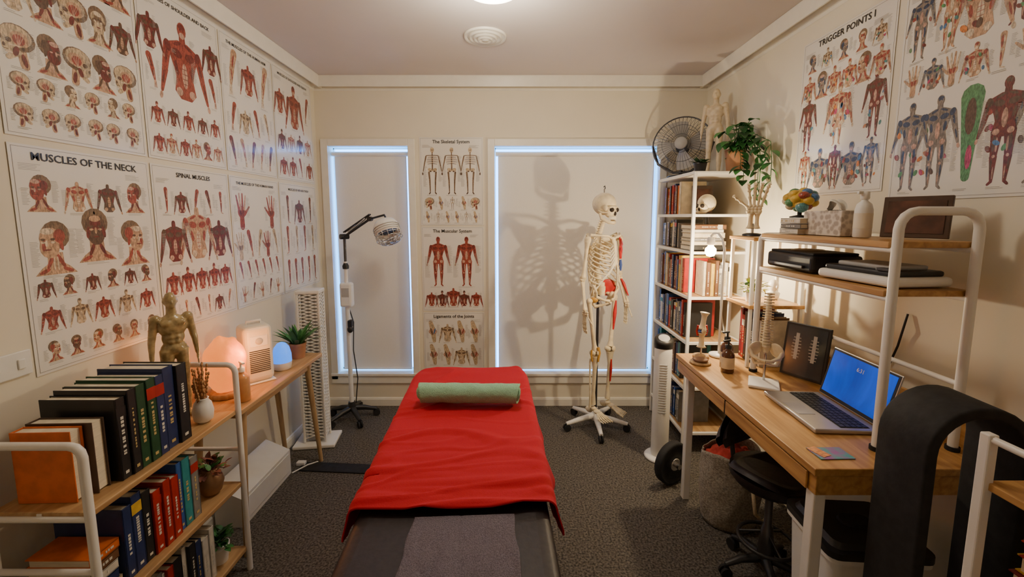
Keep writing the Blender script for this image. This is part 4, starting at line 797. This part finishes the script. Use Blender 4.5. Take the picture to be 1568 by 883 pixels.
for i in range(5):
    a=rad(72*i+8); c,s=math.cos(a),math.sin(a); b.tube([(c*.025,s*.025,.085),(c*.10,s*.10,.078),(c*.155,s*.155,.055)],[.017,.014,.010],'black_plastic',8); b.cyl((c*.155,s*.155,.055),(c*.155,s*.155,.03),.007,'black_plastic')
    for k in(-1,1): b.cyl((c*.155-s*.015*k,s*.155+c*.015*k,.0225),(c*.155-s*.005*k,s*.155+c*.005*k,.0225),.022,'black_rubber',n=16)
b.tube([(.10*math.cos(rad(a)),.10*math.sin(rad(a)),.16) for a in range(0,360,15)],.007,'black_plastic',8,closed=True)
for a in(0,120,240): b.tube([(.1*math.cos(rad(a)),.1*math.sin(rad(a)),.16),(0,0,.20)],.005,'black_plastic',6)
b.lathe([(.03,.07),(.03,.12),(.02,.22),(.014,.225),(.014,.40)],(0,0,0),'dark_steel'); b.cyl((0,0,.38),(0,0,.395),.07,'dark_steel')
def seat(u,v):
    a=u*2*math.pi; r=v; x=r*math.cos(a)*.15; y=r*math.sin(a)*.14*(1-.12*math.cos(a)); return (x,y,.455+.045*(math.cos(a)**2)*r*r-.012*(1-r*r)-.03*max(0,r-.85)/.15)
b.grid(seat,40,14,'black_vinyl'); b.lathe([(.07,.394),(.13,.405),(.146,.425),(.146,.45)],(0,0,0),'black_vinyl')
b.tube([(0,.10,.40),(0,.155,.41),(0,.170,.50)],.010,'dark_steel',8)
def back(u,v):
    a=(u-.5)*1.5; return (.17*math.sin(a),.01+.145*math.cos(a)+.016*math.sin(math.pi*v),.485+.15*v*(1-.5*abs(u-.5)*2)+.03*(1-v)*(abs(u-.5)*2)**2)
b.grid(back,20,10,'black_vinyl'); b.grid(lambda u,v:(lambda p:(p[0]*1.1,p[1]+.022,p[2]))(back(1-u,v)),20,10,'black_vinyl')
b.done('saddle_stool',(1.01,1.525,.001),(0,0,rad(28)))
b=M()
def frus(b,x,y,z0,z1,s0,s1,m):
    o0=rr_out(x*s0,y*s0,.03*s0,4);o1=rr_out(x*s1,y*s1,.03*s1,4);n=len(o0); vs=[(p,q,z0) for p,q in o0]+[(p,q,z1) for p,q in o1]; b.add(vs,[(i,(i+1)%n,n+(i+1)%n,n+i) for i in range(n)],m,True); b.add(vs[:n],[tuple(range(n))[::-1]],m); b.add(vs[n:],[tuple(range(n))],m)
frus(b,.135,.11,0,.44,.84,1,'white_plastic'); frus(b,.145,.12,.44,.455,1,1,'white_plastic'); frus(b,.147,.122,.455,.475,1,1,'black_plastic'); frus(b,.13,.105,.475,.490,1,.92,'black_plastic'); frus(b,.05,.03,.49,.497,1,.9,'black_rubber')
b.done('lidded_bin',(1.07,1.205,.001),(0,0,rad(-4)))
def arch(name,loc,rz,W,H,band,dep,tilt=0):
    b=M(); R0=W/2
    path=[(-R0,0,0)]+[(-R0,0,H-R0)]+[(-R0*math.cos(rad(a)),0,H-R0+R0*math.sin(rad(a))) for a in range(12,180,12)]+[(R0,0,H-R0),(R0,0,0)]
    n=len(path); vs=[];cs=rr_out(band/2,dep/2,min(band,dep)*.25,4);k=len(cs)
    for i,p in enumerate(path):
        p=Vector(p)
        if i<=1: nx=Vector((1,0,0))
        elif i>=n-2: nx=Vector((-1,0,0))
        else: nx=(Vector((0,0,H-R0))-p).normalized()
        for c in cs: vs.append(p+nx*(c[0]+band/2)+Vector((0,c[1],0)))
    b.add(vs,[(i*k+j,i*k+(j+1)%k,(i+1)*k+(j+1)%k,(i+1)*k+j) for i in range(n-1) for j in range(k)],'black_rubber',True); b.add(vs[:k],[tuple(range(k))],'black_rubber'); b.add(vs[-k:],[tuple(range(k))[::-1]],'black_rubber')
    return b.done(name,loc,(tilt,0,rz))
arch('folded_exercise_mat',(1.050,.942,.002),rad(-4),.235,1.015,.026,.14)
# near right rack
b=M(); rx0,rx1,ry0,ry1=.965,1.355,.42,.80
for x in(rx0,rx1):
    for y in(ry0,ry1): b.box((x,y,.50),(.020,.020,1.0),'white_metal',bev=.003)
for z in(.90,.67,.35,.06):
    b.box(((rx0+rx1)/2,(ry0+ry1)/2,z-.009),(rx1-rx0,ry1-ry0,.016),'wood_desk',bev=.002)
for x in(rx0,rx1): b.tube([(x,ry0,.99),(x,ry1,.99)],.008,'white_metal')
b.done('storage_rack')
b=M(); stack(b,TR(1.105,.585,.671),5,['red','maroon','yellow','red','brown'],H=(.20,.22),D=(.16,.18),t=(.025,.035)); stack(b,TR(1.12,.585,.901),2,['white','red'],H=(.18,.2),D=(.15,.16),t=(.02,.03)); b.done('rack_books')

# ---------------------------------------------------------------- lights
def light(name,typ,loc,e,col,**k):
    l=bpy.data.lights.new(name,typ); l.energy=e; l.color=col
    for a,v in k.items(): setattr(l,a,v)
    o=bpy.data.objects.new(name,l); o.location=loc; bpy.context.scene.collection.objects.link(o); return o
light('ceiling_lamp_light','POINT',(-.08,1.80,2.22),17,(1,.87,.67),shadow_soft_size=.10)
light('bulb_lamp_light','POINT',(LX-.003,LY+.135,dz+.448),21,(1,.80,.52),shadow_soft_size=.014)
light('salt_lamp_light','POINT',(-1.16,1.775,.85),2.6,(1,.36,.09),shadow_soft_size=.06)
w=bpy.data.worlds.new('sky'); bpy.context.scene.world=w; w.use_nodes=True
nt=w.node_tree; bg=nt.nodes['Background']; bg.inputs['Color'].default_value=(.07,.34,1,1); bg.inputs['Strength'].default_value=14

# ---------------------------------------------------------------- camera
cd=bpy.data.cameras.new('camera'); cd.sensor_width=36; cd.lens=640/1568*36; cd.shift_y=-36.5/1568; cd.clip_start=.01
co=bpy.data.objects.new('camera',cd); co.location=(0,0,1.4335); co.rotation_euler=(rad(83.5),0,0)
bpy.context.scene.collection.objects.link(co); bpy.context.scene.camera=co
